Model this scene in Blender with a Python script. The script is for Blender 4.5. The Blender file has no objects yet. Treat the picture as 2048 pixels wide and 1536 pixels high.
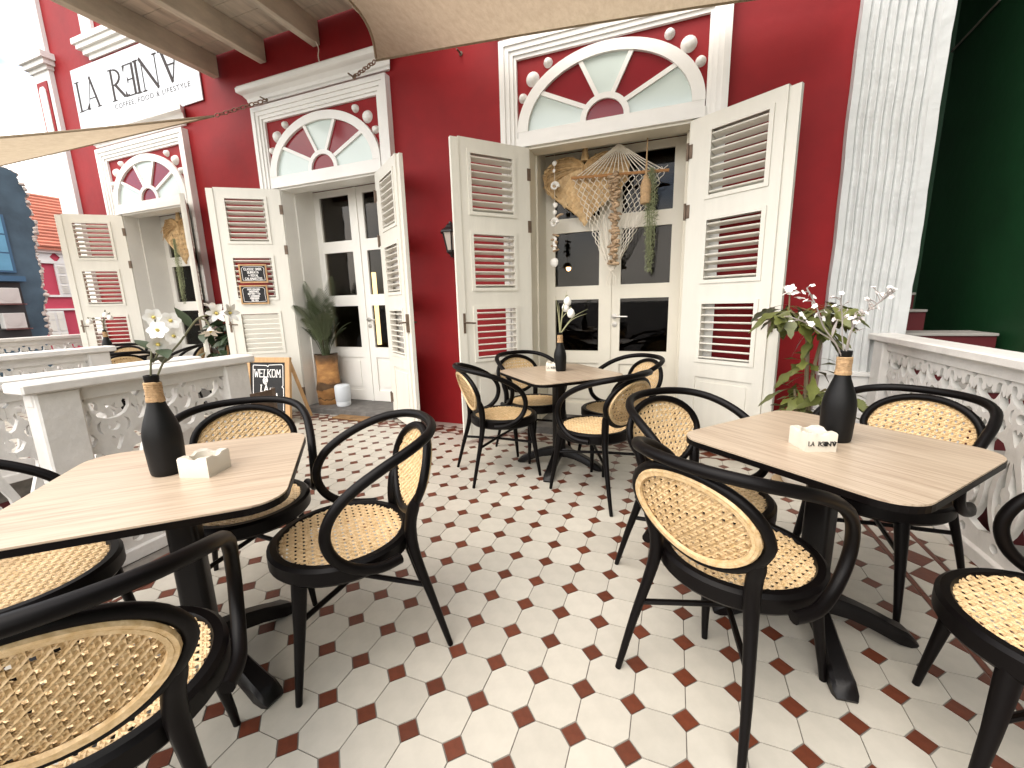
import bpy, bmesh, math, random
from math import sin, cos, pi, radians, sqrt, atan2
from mathutils import Vector, Matrix
random.seed(7)
S = 0.16            # one floor-tile unit in metres; coordinates below are in tile units unless said otherwise
scene = bpy.context.scene
COL = scene.collection

# ------------------------------------------------------------------ camera
cam_d = bpy.data.cameras.new('camera'); cam = bpy.data.objects.new('camera', cam_d); COL.objects.link(cam)
scene.camera = cam
yaw, pit, rol = 1.94095117, 0.191116987, 0.0266644781
fw = Vector((cos(yaw)*cos(pit), sin(yaw)*cos(pit), -sin(pit)))
rt = Vector((sin(yaw), -cos(yaw), 0)); dn = fw.cross(rt)
ix = rt*cos(rol) + dn*sin(rol); iy = -rt*sin(rol) + dn*cos(rol)
M = Matrix(((ix.x, -iy.x, -fw.x, 4.43846751*S), (ix.y, -iy.y, -fw.y, -7.4187072*S), (ix.z, -iy.z, -fw.z, 8.03542517*S), (0, 0, 0, 1)))
cam.matrix_world = M
cam_d.sensor_width = 36.0; cam_d.lens = 835.012874/2048*36.0
cam_d.clip_start = 0.02; cam_d.clip_end = 3000

# ------------------------------------------------------------------ world, sun, exposure
SUN_EL, SUN_AZ = radians(58), radians(205)     # azimuth of the sun measured from +Y clockwise
w = bpy.data.worlds.new('World'); scene.world = w; w.use_nodes = True
nt = w.node_tree; nt.nodes.clear()
out = nt.nodes.new('ShaderNodeOutputWorld'); bg = nt.nodes.new('ShaderNodeBackground')
sky = nt.nodes.new('ShaderNodeTexSky'); sky.sky_type = 'NISHITA'; sky.sun_disc = False
sky.sun_elevation = SUN_EL; sky.sun_rotation = SUN_AZ; sky.air_density = 1.0; sky.dust_density = 2.5
tc = nt.nodes.new('ShaderNodeTexCoord')
nz = nt.nodes.new('ShaderNodeTexNoise'); nz.inputs['Scale'].default_value = 2.3; nz.inputs['Detail'].default_value = 6; nz.inputs['Roughness'].default_value = 0.55
mp = nt.nodes.new('ShaderNodeMapping'); mp.inputs['Scale'].default_value = (1, 1, 1.8); mp.inputs['Location'].default_value = (0.35, 0.1, 0.2)
cr = nt.nodes.new('ShaderNodeValToRGB'); cr.color_ramp.elements[0].position = 0.39; cr.color_ramp.elements[1].position = 0.58
mx = nt.nodes.new('ShaderNodeMix'); mx.data_type = 'RGBA'
mx.inputs['B'].default_value = (11.2, 10.5, 9.5, 1)
nt.links.new(tc.outputs['Generated'], mp.inputs['Vector']); nt.links.new(mp.outputs[0], nz.inputs['Vector'])
nt.links.new(nz.outputs[0], cr.inputs[0]); nt.links.new(cr.outputs[0], mx.inputs['Factor'])
nt.links.new(sky.outputs[0], mx.inputs['A']); nt.links.new(mx.outputs['Result'], bg.inputs['Color'])
bg.inputs['Strength'].default_value = 0.11
nt.links.new(bg.outputs[0], out.inputs[0])
sl = bpy.data.lights.new('sun', 'SUN'); sl.energy = 0.5; sl.angle = radians(60); sl.color = (1.0, 0.95, 0.86)
so = bpy.data.objects.new('sun', sl); COL.objects.link(so)
sd = Vector((sin(SUN_AZ)*cos(SUN_EL), cos(SUN_AZ)*cos(SUN_EL), sin(SUN_EL)))
so.rotation_euler = (-sd).to_track_quat('-Z', 'Y').to_euler(); so.location = (0, -5, 12)
scene.view_settings.view_transform = 'Standard'; scene.view_settings.look = 'None'
scene.view_settings.exposure = 1.95; scene.view_settings.gamma = 1.0; scene.view_settings.use_curve_mapping = False
scene.cycles.use_denoising = True
scene.cycles.max_bounces = 8; scene.cycles.diffuse_bounces = 4; scene.cycles.transparent_max_bounces = 16
scene.cycles.sample_clamp_indirect = 6.0

# ------------------------------------------------------------------ materials
MATS = {}
def mat(name, col, rough=0.6, bump=0.0, bscale=40.0, var=0.0, vscale=6.0, var_col=None, spec=0.5, metal=0.0, stretch=(1, 1, 1), rnd=0.0, island=False, coat=0.0, detail=5.0):
    m = bpy.data.materials.new(name); m.use_nodes = True; t = m.node_tree; N = t.nodes; L = t.links
    b = N['Principled BSDF']
    b.inputs['Roughness'].default_value = rough; b.inputs['Metallic'].default_value = metal
    b.inputs['Specular IOR Level'].default_value = spec
    if coat: b.inputs['Coat Weight'].default_value = coat; b.inputs['Coat Roughness'].default_value = 0.25
    b.inputs['Base Color'].default_value = (*col, 1)
    c = N.new('ShaderNodeTexCoord'); mpn = N.new('ShaderNodeMapping'); mpn.inputs['Scale'].default_value = stretch
    L.new(c.outputs['Object'], mpn.inputs[0])
    last = None
    if var > 0 or var_col:
        n = N.new('ShaderNodeTexNoise'); n.inputs['Scale'].default_value = vscale; n.inputs['Detail'].default_value = detail; n.inputs['Roughness'].default_value = 0.6
        L.new(mpn.outputs[0], n.inputs['Vector'])
        r = N.new('ShaderNodeValToRGB'); r.color_ramp.elements[0].position = 0.3; r.color_ramp.elements[1].position = 0.72
        c2 = var_col if var_col else tuple(max(0, x*(1-var)) for x in col)
        r.color_ramp.elements[0].color = (*c2, 1); r.color_ramp.elements[1].color = (*col, 1)
        L.new(n.outputs[0], r.inputs[0]); last = r.outputs[0]
    if rnd > 0:
        oi = N.new('ShaderNodeObjectInfo'); ge = N.new('ShaderNodeNewGeometry')
        ad = N.new('ShaderNodeMath'); ad.operation = 'ADD'; L.new(oi.outputs['Random'], ad.inputs[0])
        if island: L.new(ge.outputs['Random Per Island'], ad.inputs[1])
        fr = N.new('ShaderNodeMath'); fr.operation = 'FRACT'; L.new(ad.outputs[0], fr.inputs[0])
        mr = N.new('ShaderNodeMapRange'); mr.inputs['To Min'].default_value = 1-rnd; mr.inputs['To Max'].default_value = 1+rnd*0.4
        L.new(fr.outputs[0], mr.inputs[0])
        mm = N.new('ShaderNodeMix'); mm.data_type = 'RGBA'; mm.blend_type = 'MULTIPLY'; mm.inputs['Factor'].default_value = 1
        if last: L.new(last, mm.inputs['A'])
        else: mm.inputs['A'].default_value = (*col, 1)
        L.new(mr.outputs[0], mm.inputs['B']); last = mm.outputs['Result']
    if last: L.new(last, b.inputs['Base Color'])
    if bump > 0:
        n2 = N.new('ShaderNodeTexNoise'); n2.inputs['Scale'].default_value = bscale; n2.inputs['Detail'].default_value = 4
        L.new(mpn.outputs[0], n2.inputs['Vector'])
        bp = N.new('ShaderNodeBump'); bp.inputs['Strength'].default_value = bump; bp.inputs['Distance'].default_value = 0.01
        L.new(n2.outputs[0], bp.inputs['Height']); L.new(bp.outputs[0], b.inputs['Normal'])
    MATS[name] = m; return m

mat('red_plaster', (0.26, 0.0072, 0.0098), 0.6, 0.22, 12, 0.26, 2.2, spec=0.25, detail=8)
mat('dark_red', (0.10, 0.005, 0.008), 0.6, 0.1, 25, 0.25, 3)
mat('red_pane', (0.20, 0.012, 0.020), 0.12, spec=0.35)
mat('white_plaster', (0.70, 0.69, 0.66), 0.6, 0.25, 30, 0.07, 4)
mat('white_rough', (0.60, 0.61, 0.60), 0.7, 0.7, 14, 0.12, 7)
mat('trim_white', (0.78, 0.765, 0.73), 0.5, 0.08, 60, 0.07, 5)
mat('shutter_cream', (0.70, 0.675, 0.60), 0.45, 0.12, 30, 0.08, 4, stretch=(3, 3, 0.4))
mat('door_cream', (0.72, 0.675, 0.57), 0.4, 0.06, 30, 0.06, 4)
mat('door_white', (0.74, 0.72, 0.67), 0.4, 0.06, 30, 0.06, 4)
mat('pale_pane', (0.56, 0.64, 0.61), 0.12)
mat('rail_white', (0.74, 0.715, 0.675), 0.6, 0.35, 26, 0.16, 9, stretch=(1, 1, 1))
mat('stone_sill', (0.16, 0.15, 0.14), 0.7, 0.4, 35, 0.5, 12)
mat('octagon_white', (0.49, 0.46, 0.395), 0.36, 0.05, 30, 0.12, 14, rnd=0.11, island=True)
mat('square_red', (0.135, 0.034, 0.015), 0.42, 0.1, 40, 0.3, 40, rnd=0.22, island=True)
mat('grout', (0.20, 0.18, 0.155), 0.9, 0.3, 60, 0.35, 20)
mat('black_frame', (0.0026, 0.0018, 0.0018), 0.40, 0.02, 20, spec=0.13)
mat('black_metal', (0.004, 0.0032, 0.0032), 0.34, 0.06, 120, spec=0.2)
mat('black_bottle', (0.0036, 0.0033, 0.0033), 0.5, 0.03, 80, 0.3, 12, spec=0.25)
mat('cane', (0.74, 0.55, 0.32), 0.5, 0.25, 90, 0.45, 60, var_col=(0.52, 0.34, 0.15), rnd=0.12, island=True)
mat('twine', (0.55, 0.36, 0.19), 0.8, 0.7, 70, 0.4, 60)
mat('ceramic', (0.62, 0.57, 0.48), 0.4, 0.1, 40, 0.06, 8)
mat('ink_black', (0.012, 0.011, 0.011), 0.6)
mat('chalk', (0.78, 0.76, 0.74), 0.9)
mat('slate', (0.012, 0.012, 0.013), 0.75, 0.1, 60, 0.4, 10)
mat('pine', (0.55, 0.33, 0.15), 0.55, 0.12, 30, 0.3, 5, stretch=(8, 8, 1))
mat('bar_wood', (0.45, 0.22, 0.08), 0.45, 0.1, 30, 0.3, 5, stretch=(1, 8, 8))
mat('weathered_wood', (0.68, 0.59, 0.47), 0.8, 0.3, 20, 0.45, 3.0, stretch=(4, 0.6, 1.5), rnd=0.1)
mat('sign_white', (0.56, 0.585, 0.61), 0.35)
mat('sign_ink', (0.030, 0.022, 0.020), 0.6, spec=0.2)
mat('log_bark', (0.52, 0.28, 0.09), 0.6, 0.6, 18, 0.8, 7, var_col=(0.22, 0.095, 0.03), stretch=(1, 1, 2.0))
mat('speaker', (0.60, 0.64, 0.68), 0.5, 0.1, 200)
mat('speaker_base', (0.70, 0.73, 0.76), 0.35)
mat('coir', (0.30, 0.17, 0.07), 0.95, 1.0, 90, 0.5, 15)
mat('metal_grey', (0.42, 0.40, 0.37), 0.32, metal=0.9)
mat('rust_metal', (0.20, 0.14, 0.10), 0.6, 0.3, 30, 0.5, 12, metal=0.4)
mat('green_wall', (0.005, 0.046, 0.013), 0.55, 0.25, 14, 0.3, 2.2)
mat('conduit', (0.30, 0.26, 0.22), 0.5)
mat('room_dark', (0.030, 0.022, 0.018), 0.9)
mat('blue_ruin', (0.085, 0.145, 0.19), 0.85, 1.0, 3, 0.5, 1.4)
mat('ruin_edge', (0.62, 0.55, 0.48), 0.9, 1.0, 6, 0.35, 4)
mat('blue_trim', (0.05, 0.13, 0.22), 0.6)
mat('blue_pane', (0.16, 0.42, 0.60), 0.3, 0, 0, 0.3, 2)
mat('pink_wall', (0.50, 0.050, 0.090), 0.7, 0.2, 10, 0.12, 1)
mat('roof_tile', (0.52, 0.17, 0.105), 0.75, 0.3, 20, 0.25, 3, rnd=0.2, island=True)
mat('ac_white', (0.62, 0.60, 0.56), 0.5, 0, 0, 0.15, 3)
mat('shade_dark', (0.04, 0.04, 0.04), 0.7)
mat('asphalt', (0.06, 0.058, 0.055), 0.9, 0.4, 30, 0.3, 5)
mat('concrete', (0.36, 0.34, 0.31), 0.85, 0.4, 20, 0.25, 4)
mat('palm_leaf', (0.075, 0.098, 0.042), 0.5, 0, 0, 0.5, 8, rnd=0.3)
mat('palm_stem', (0.09, 0.075, 0.04), 0.7, 0.3, 30)
mat('plant_leaf', (0.14, 0.155, 0.036), 0.42, 0.1, 30, 0.45, 14, rnd=0.35)
mat('plant_stem', (0.20, 0.16, 0.09), 0.7, 0.4, 40)
mat('moss', (0.33, 0.36, 0.19), 0.75, 0, 0, 0.4, 20, rnd=0.3, island=True)
mat('petal', (0.82, 0.80, 0.76), 0.5)
mat('petal_yellow', (0.60, 0.48, 0.12), 0.6)
mat('petal_pink', (0.74, 0.68, 0.66), 0.55)
mat('flower_stem', (0.10, 0.095, 0.045), 0.6)
mat('grey_stem', (0.26, 0.23, 0.21), 0.7)
mat('grass_blade', (0.30, 0.29, 0.16), 0.6)
mat('dark_leaf', (0.030, 0.050, 0.022), 0.45)
mat('straw', (0.70, 0.50, 0.27), 0.7, 0.5, 30, 0.5, 25, var_col=(0.48, 0.30, 0.13), rnd=0.22, island=True)
mat('rope_white', (0.70, 0.64, 0.54), 0.85, 0.3, 60)
mat('driftwood', (0.60, 0.42, 0.26), 0.8, 0.4, 40, 0.5, 30, rnd=0.4, island=True)
mat('shell', (0.80, 0.77, 0.72), 0.4, 0.2, 60, rnd=0.06)
mat('chain', (0.22, 0.13, 0.09), 0.6, metal=0.6)
mat('lantern_black', (0.010, 0.009, 0.009), 0.5)
mat('frosted', (0.42, 0.37, 0.32), 0.3)
mat('pot_white', (0.70, 0.68, 0.64), 0.45, 0.05, 30, 0.08, 5)
mat('saucer', (0.40, 0.30, 0.18), 0.6)

def log_mat():
    m = MATS['log_bark']; t = m.node_tree; N = t.nodes; L = t.links; b = N['Principled BSDF']
    src = b.inputs['Base Color'].links[0].from_socket
    c = N.new('ShaderNodeTexCoord'); sx = N.new('ShaderNodeSeparateXYZ'); L.new(c.outputs['Object'], sx.inputs[0])
    nz_ = N.new('ShaderNodeTexNoise'); nz_.inputs['Scale'].default_value = 9; L.new(c.outputs['Object'], nz_.inputs['Vector'])
    ad = N.new('ShaderNodeMath'); ad.operation = 'MULTIPLY_ADD'; ad.inputs[1].default_value = 0.14; L.new(nz_.outputs[0], ad.inputs[0]); L.new(sx.outputs[2], ad.inputs[2])
    mr = N.new('ShaderNodeMapRange'); mr.inputs['From Min'].default_value = 0.07; mr.inputs['From Max'].default_value = 0.71; L.new(ad.outputs[0], mr.inputs[0])
    r = N.new('ShaderNodeValToRGB'); cr_ = r.color_ramp; cr_.interpolation = 'LINEAR'
    for p_, v_ in ((0.0, .5), (0.11, .95), (0.13, .12), (0.15, .8), (0.30, .9), (0.33, .22), (0.42, .2), (0.46, .95), (0.80, 1.0), (0.90, .35), (1.0, .15)):
        e = cr_.elements.new(p_) if p_ not in (0.0, 1.0) else cr_.elements[0 if p_ == 0.0 else -1]
        e.color = (v_, v_*0.95, v_*0.9, 1)
    L.new(mr.outputs[0], r.inputs[0])
    mm = N.new('ShaderNodeMix'); mm.data_type = 'RGBA'; mm.blend_type = 'MULTIPLY'; mm.inputs['Factor'].default_value = 1
    L.new(src, mm.inputs['A']); L.new(r.outputs[0], mm.inputs['B']); L.new(mm.outputs['Result'], b.inputs['Base Color'])
log_mat()
def wood_top():
    m = bpy.data.materials.new('table_laminate'); m.use_nodes = True; t = m.node_tree; N = t.nodes; L = t.links
    b = N['Principled BSDF']; b.inputs['Roughness'].default_value = 0.33
    c = N.new('ShaderNodeTexCoord'); mp_ = N.new('ShaderNodeMapping'); mp_.inputs['Scale'].default_value = (1.4, 42, 1)
    L.new(c.outputs['Object'], mp_.inputs[0])
    n = N.new('ShaderNodeTexNoise'); n.inputs['Scale'].default_value = 2.2; n.inputs['Detail'].default_value = 5; n.inputs['Roughness'].default_value = 0.65
    L.new(mp_.outputs[0], n.inputs['Vector'])
    r = N.new('ShaderNodeValToRGB'); e = r.color_ramp.elements
    e[0].position = 0.28; e[0].color = (0.29, 0.210, 0.150, 1); e[1].position = 0.70; e[1].color = (0.50, 0.405, 0.305, 1)
    e2 = e.new(0.5); e2.color = (0.42, 0.33, 0.24, 1)
    L.new(n.outputs[0], r.inputs[0]); L.new(r.outputs[0], b.inputs['Base Color'])
    MATS['table_laminate'] = m
wood_top()
def sail_mat():
    m = bpy.data.materials.new('sail_cloth'); m.use_nodes = True; t = m.node_tree; N = t.nodes; L = t.links
    b = N['Principled BSDF']; b.inputs['Roughness'].default_value = 0.9
    c = N.new('ShaderNodeTexCoord'); mp_ = N.new('ShaderNodeMapping'); mp_.inputs['Scale'].default_value = (3, 1.2, 1)
    L.new(c.outputs['Object'], mp_.inputs[0])
    n = N.new('ShaderNodeTexNoise'); n.inputs['Scale'].default_value = 9; n.inputs['Detail'].default_value = 8; n.inputs['Roughness'].default_value = 0.75
    L.new(mp_.outputs[0], n.inputs['Vector'])
    r = N.new('ShaderNodeValToRGB'); r.color_ramp.elements[0].position = 0.3; r.color_ramp.elements[1].position = 0.7
    r.color_ramp.elements[0].color = (0.38, 0.31, 0.215, 1); r.color_ramp.elements[1].color = (0.50, 0.415, 0.30, 1)
    L.new(n.outputs[0], r.inputs[0]); L.new(r.outputs[0], b.inputs['Base Color'])
    tr = N.new('ShaderNodeBsdfTranslucent'); L.new(r.outputs[0], tr.inputs['Color'])
    mxs = N.new('ShaderNodeMixShader'); mxs.inputs[0].default_value = 0.5
    L.new(b.outputs[0], mxs.inputs[1]); L.new(tr.outputs[0], mxs.inputs[2])
    L.new(mxs.outputs[0], N['Material Output'].inputs['Surface'])
    MATS['sail_cloth'] = m
sail_mat()
def glass_mat():
    m = bpy.data.materials.new('door_glass'); m.use_nodes = True; t = m.node_tree; N = t.nodes; L = t.links
    N.remove(N['Principled BSDF'])
    tr = N.new('ShaderNodeBsdfTransparent'); tr.inputs[0].default_value = (0.62, 0.58, 0.54, 1)
    gl = N.new('ShaderNodeBsdfGlossy'); gl.inputs['Roughness'].default_value = 0.02
    fr = N.new('ShaderNodeFresnel'); fr.inputs['IOR'].default_value = 1.33
    mxs = N.new('ShaderNodeMixShader'); L.new(fr.outputs[0], mxs.inputs[0]); L.new(tr.outputs[0], mxs.inputs[1]); L.new(gl.outputs[0], mxs.inputs[2])
    L.new(mxs.outputs[0], N['Material Output'].inputs['Surface'])
    MATS['door_glass'] = m
glass_mat()

# ------------------------------------------------------------------ mesh helpers (all in tile units, scaled on build)
class MB:
    def __init__(s): s.v = []; s.f = []
    def add(s, vs, fs):
        o = len(s.v); s.v += [tuple(p) for p in vs]; s.f += [[i+o for i in f] for f in fs]; return s
    def box(s, x0, x1, y0, y1, z0, z1):
        return s.add([(x0,y0,z0),(x1,y0,z0),(x1,y1,z0),(x0,y1,z0),(x0,y0,z1),(x1,y0,z1),(x1,y1,z1),(x0,y1,z1)],
                     [[3,2,1,0],[4,5,6,7],[0,1,5,4],[1,2,6,5],[2,3,7,6],[3,0,4,7]])
    def bevel_box(s, x0, x1, y0, y1, z0, z1, b=0.04):
        bm = bmesh.new(); bmesh.ops.create_cube(bm, size=1)
        for v in bm.verts: v.co = Vector(((x0+x1)/2+v.co.x*(x1-x0), (y0+y1)/2+v.co.y*(y1-y0), (z0+z1)/2+v.co.z*(z1-z0)))
        bmesh.ops.bevel(bm, geom=bm.edges[:], offset=b, segments=1, affect='EDGES')
        s.addbm(bm); return s
    def addbm(s, bm):
        bm.verts.index_update(); s.add([v.co[:] for v in bm.verts], [[v.index for v in f.verts] for f in bm.faces]); bm.free()
    def prism(s, poly, axis, a, b):
        # extrude a 2D polygon along axis: 'y' -> (x,z) polygon ; 'z' -> (x,y) polygon ; 'x' -> (y,z) polygon
        def P(p, t): return (p[0], t, p[1]) if axis == 'y' else ((p[0], p[1], t) if axis == 'z' else (t, p[0], p[1]))
        n = len(poly); vs = [P(p, a) for p in poly] + [P(p, b) for p in poly]
        fs = [list(range(n)), list(range(2*n-1, n-1, -1))] + [[i, i+n, (i+1) % n+n, (i+1) % n] for i in range(n)]
        return s.add(vs, fs)
    def tube(s, path, rad, n=8, closed=False, flat=1.0):
        path = [Vector(p) for p in path]; k = len(path)
        rads = rad if isinstance(rad, (list, tuple)) else [rad]*k
        up = None; rings = []
        for i, p in enumerate(path):
            if closed: t = path[(i+1) % k]-path[i-1]
            else: t = path[min(i+1, k-1)]-path[max(i-1, 0)]
            t.normalize()
            if up is None:
                up = Vector((0, 0, 1)) if abs(t.z) < 0.9 else Vector((1, 0, 0))
            a = up - t*up.dot(t)
            if a.length < 1e-6: a = t.orthogonal()
            a.normalize(); up = a; b = t.cross(a)
            rings.append([p + (a*cos(2*pi*j/n) + b*sin(2*pi*j/n)*flat)*rads[i] for j in range(n)])
        vs = [q for r in rings for q in r]; fs = []
        m = k if closed else k-1
        for i in range(m):
            for j in range(n):
                a0 = i*n+j; a1 = i*n+(j+1) % n; b0 = ((i+1) % k)*n+j; b1 = ((i+1) % k)*n+(j+1) % n
                fs.append([a0, b0, b1, a1])
        if not closed:
            fs.append(list(range(n))); fs.append([(k-1)*n+j for j in range(n-1, -1, -1)])
        return s.add(vs, fs)
    def lathe(s, prof, n=24, c=(0, 0, 0)):
        vs = []; fs = []; k = len(prof)
        for r, z in prof:
            for j in range(n): vs.append((c[0]+r*cos(2*pi*j/n), c[1]+r*sin(2*pi*j/n), c[2]+z))
        for i in range(k-1):
            for j in range(n): fs.append([i*n+j, i*n+(j+1) % n, (i+1)*n+(j+1) % n, (i+1)*n+j])
        fs.append(list(range(n-1, -1, -1))); fs.append([(k-1)*n+j for j in range(n)])
        return s.add(vs, fs)
    def sweep(s, path, ws, hs, side):
        # rectangular section along a path; side = sideways unit vector
        side = Vector(side); vs = []; fs = []; k = len(path); P = [Vector(p) for p in path]
        for i, p in enumerate(P):
            t = (P[min(i+1, k-1)]-P[max(i-1, 0)]).normalized(); nrm = side.cross(t).normalized()
            w_ = ws[i]/2; h_ = hs[i]/2
            for a, b in ((-1, -1), (1, -1), (1, 0.55), (0.7, 1), (-0.7, 1), (-1, 0.55)): vs.append(p+side*w_*a+nrm*h_*b*(-1))
        for i in range(k-1):
            for j in range(6): fs.append([i*6+j, i*6+(j+1) % 6, (i+1)*6+(j+1) % 6, (i+1)*6+j])
        fs.append([5, 4, 3, 2, 1, 0]); fs.append([(k-1)*6+j for j in range(6)])
        return s.add(vs, fs)
    def xf(s, m):
        s.v = [tuple(m @ Vector(p)) for p in s.v]; return s
    def mesh(s, name, m, smooth=False):
        me = bpy.data.meshes.new(name); me.from_pydata([(x*S, y*S, z*S) for x, y, z in s.v], [], s.f); me.update()
        bm = bmesh.new(); bm.from_mesh(me); bmesh.ops.recalc_face_normals(bm, faces=bm.faces); bm.to_mesh(me); bm.free()
        if m: me.materials.append(MATS[m])
        if smooth: shade(me)
        return me
    def build(s, name, m, parent=None, loc=(0, 0, 0), rot=None, smooth=False):
        return link(name, s.mesh(name, m, smooth), parent, loc, rot)
def shade(me, ang=40):
    for p in me.polygons: p.use_smooth = True
    bm = bmesh.new(); bm.from_mesh(me); lim = radians(ang)
    for e in bm.edges:
        if len(e.link_faces) == 2 and e.calc_face_angle(0) > lim: e.smooth = False
    bm.to_mesh(me); bm.free()
def link(name, me, parent=None, loc=(0, 0, 0), rot=None):
    o = bpy.data.objects.new(name, me); COL.objects.link(o)
    o.location = (loc[0]*S, loc[1]*S, loc[2]*S)
    if rot is not None: o.rotation_euler = rot
    if parent is not None: o.parent = parent
    return o
def tag(o, label=None, cat=None, group=None, kind=None):
    if label: o['label'] = label
    if cat: o['category'] = cat
    if group: o['group'] = group
    if kind: o['kind'] = kind
    return o
def thing(name, loc, rz=0, label=None, cat=None, group=None):
    o = bpy.data.objects.new(name, None); COL.objects.link(o); o.empty_display_size = 0.05
    o.location = (loc[0]*S, loc[1]*S, loc[2]*S); o.rotation_euler = (0, 0, rz)
    return tag(o, label, cat, group)
def copy_tree(o, parent=None):
    c = o.copy(); COL.objects.link(c); c.parent = parent
    for ch in list(o.children): copy_tree(ch, c)
    return c
def smooth_path(pts, sub=6, closed=False):
    P = [Vector(p) for p in pts]; n = len(P); out_ = []
    rng = n if closed else n-1
    for i in range(rng):
        if closed: p0, p1, p2, p3 = P[i-1], P[i], P[(i+1) % n], P[(i+2) % n]
        else: p0, p1, p2, p3 = P[max(i-1, 0)], P[i], P[i+1], P[min(i+2, n-1)]
        for k in range(sub):
            t = k/sub; t2 = t*t; t3 = t2*t
            out_.append(0.5*((2*p1)+(-p0+p2)*t+(2*p0-5*p1+4*p2-p3)*t2+(-p0+3*p1-3*p2+p3)*t3))
    if not closed: out_.append(P[-1])
    return out_
def curve_panel(name, loops, thick, m):
    # flat board with cut-outs (loops in tile units), lying in local x-z, thickness along y
    cu = bpy.data.curves.new(name, 'CURVE'); cu.dimensions = '2D'; cu.fill_mode = 'BOTH'; cu.extrude = thick/2*S
    for lp in loops:
        sp = cu.splines.new('POLY'); sp.points.add(len(lp)-1); sp.use_cyclic_u = True
        for i, (x, y) in enumerate(lp): sp.points[i].co = (x*S, y*S, 0, 1)
    o = bpy.data.objects.new(name, cu); COL.objects.link(o)
    me = bpy.data.meshes.new_from_object(o.evaluated_get(bpy.context.evaluated_depsgraph_get()))
    bpy.data.objects.remove(o); bpy.data.curves.remove(cu)
    for v in me.vertices: x, y, z = v.co; v.co = (x, -z, y)
    me.name = name; me.materials.clear(); me.materials.append(MATS[m]); me.update()
    return me
def text_mesh(name, s, size, m, align='LEFT', spacing=1.0):
    cu = bpy.data.curves.new(name, 'FONT'); cu.body = s; cu.size = size*S; cu.align_x = align; cu.space_character = spacing; cu.extrude = 0.0005
    o = bpy.data.objects.new(name, cu); COL.objects.link(o)
    me = bpy.data.meshes.new_from_object(o.evaluated_get(bpy.context.evaluated_depsgraph_get()))
    bpy.data.objects.remove(o); bpy.data.curves.remove(cu)
    for v in me.vertices: x, y, z = v.co; v.co = (x, -z, y)
    me.materials.clear(); me.materials.append(MATS[m]); me.update(); return me

# ================================================================== SETTING: ground, terrace, stairs
GZ = -5.6   # street level below the terrace
g = MB().add([(-4000, -4000, GZ), (4000, -4000, GZ), (4000, 4000, GZ), (-4000, 4000, GZ)], [[0, 1, 2, 3]]).build('ground', 'asphalt'); tag(g, kind='structure')

floor = MB()
floor.box(-12.2, 13.6, -14, 17.3, -1.0, -0.02).box(-49, -12.2, 5.0, 17.3, -1.0, -0.02).box(-49, -26.2, -10, 5.0, -1.0, -0.02)
floor = floor.build('terrace_floor', 'grout'); tag(floor, kind='structure')
tb = MB().box(-12.1, 13.5, -13.9, 17.2, GZ, -1.0).box(-48.9, -12.1, 5.1, 17.2, GZ, -1.0).box(-48.9, -26.3, -9.9, 5.1, GZ, -1.0)
tag(tb.build('terrace_base', 'dark_red'), kind='structure')
# entrance stairs running down to the street between the two terraces
st = MB()
for k in range(6): st.box(-25.5, -15.2, 5.0-1.7*(k+1), 5.0-1.7*k, GZ, -0.9*(k+1)+0.0)
tag(st.build('entrance_steps', 'concrete'), kind='structure')

def clip(poly, x0, x1, y0, y1):
    def cut(pl, f, g_):
        o = []
        for i in range(len(pl)):
            a, b = pl[i-1], pl[i]; fa, fb = f(a), f(b)
            if fa >= 0: 
                if fb >= 0: o.append(b)
                else: o.append(g_(a, b, fa/(fa-fb)))
            elif fb >= 0: o.append(g_(a, b, fa/(fa-fb))); o.append(b)
        return o
    L_ = lambda a, b, t: (a[0]+(b[0]-a[0])*t, a[1]+(b[1]-a[1])*t)
    for f in (lambda p: p[0]-x0, lambda p: x1-p[0], lambda p: p[1]-y0, lambda p: y1-p[1]):
        if len(poly) < 3: return []
        poly = cut(poly, f, L_)
    return poly
GR = 0.011; DD = 0.245
def octa(cx, cy):
    a = 0.5-GR; d = DD+GR*0.4
    return [(cx-a+d, cy-a), (cx+a-d, cy-a), (cx+a, cy-a+d), (cx+a, cy+a-d), (cx+a-d, cy+a), (cx-a+d, cy+a), (cx-a, cy+a-d), (cx-a, cy-a+d)]
def diam(cx, cy, r): return [(cx, cy-r), (cx+r, cy), (cx, cy+r), (cx-r, cy)]
CX, CY, CZ = 4.4385, -7.4187, 8.0354
def view_px(x, y, z=0.0):
    q = Vector((x-CX, y-CY, z-CZ)); d = q.dot(fw)
    if d < 0.2: return None
    return (1024+835*q.dot(ix)/d, 768+835*q.dot(iy)/d, d)
full_oct = MB().prism(octa(0, 0), 'z', -0.05, 0).mesh('tile', 'octagon_white')
full_sq = MB().prism(diam(0, 0, DD-0.012), 'z', -0.05, -0.002).mesh('tile', 'square_red')
rest_o, rest_s = MB(), MB(); cand_o, cand_s = [], []
regions = [(-10, 11, -13, 15, 0, 0), (-48, -10, 6, 15, 0, 0), (-48, 13.3, 16.22, 17.2, 0, 0.3), (12.36, 13.4, -13, 15, 0.3, 0), (-48, -26.2, -9, 6, 0, 0)]
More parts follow.
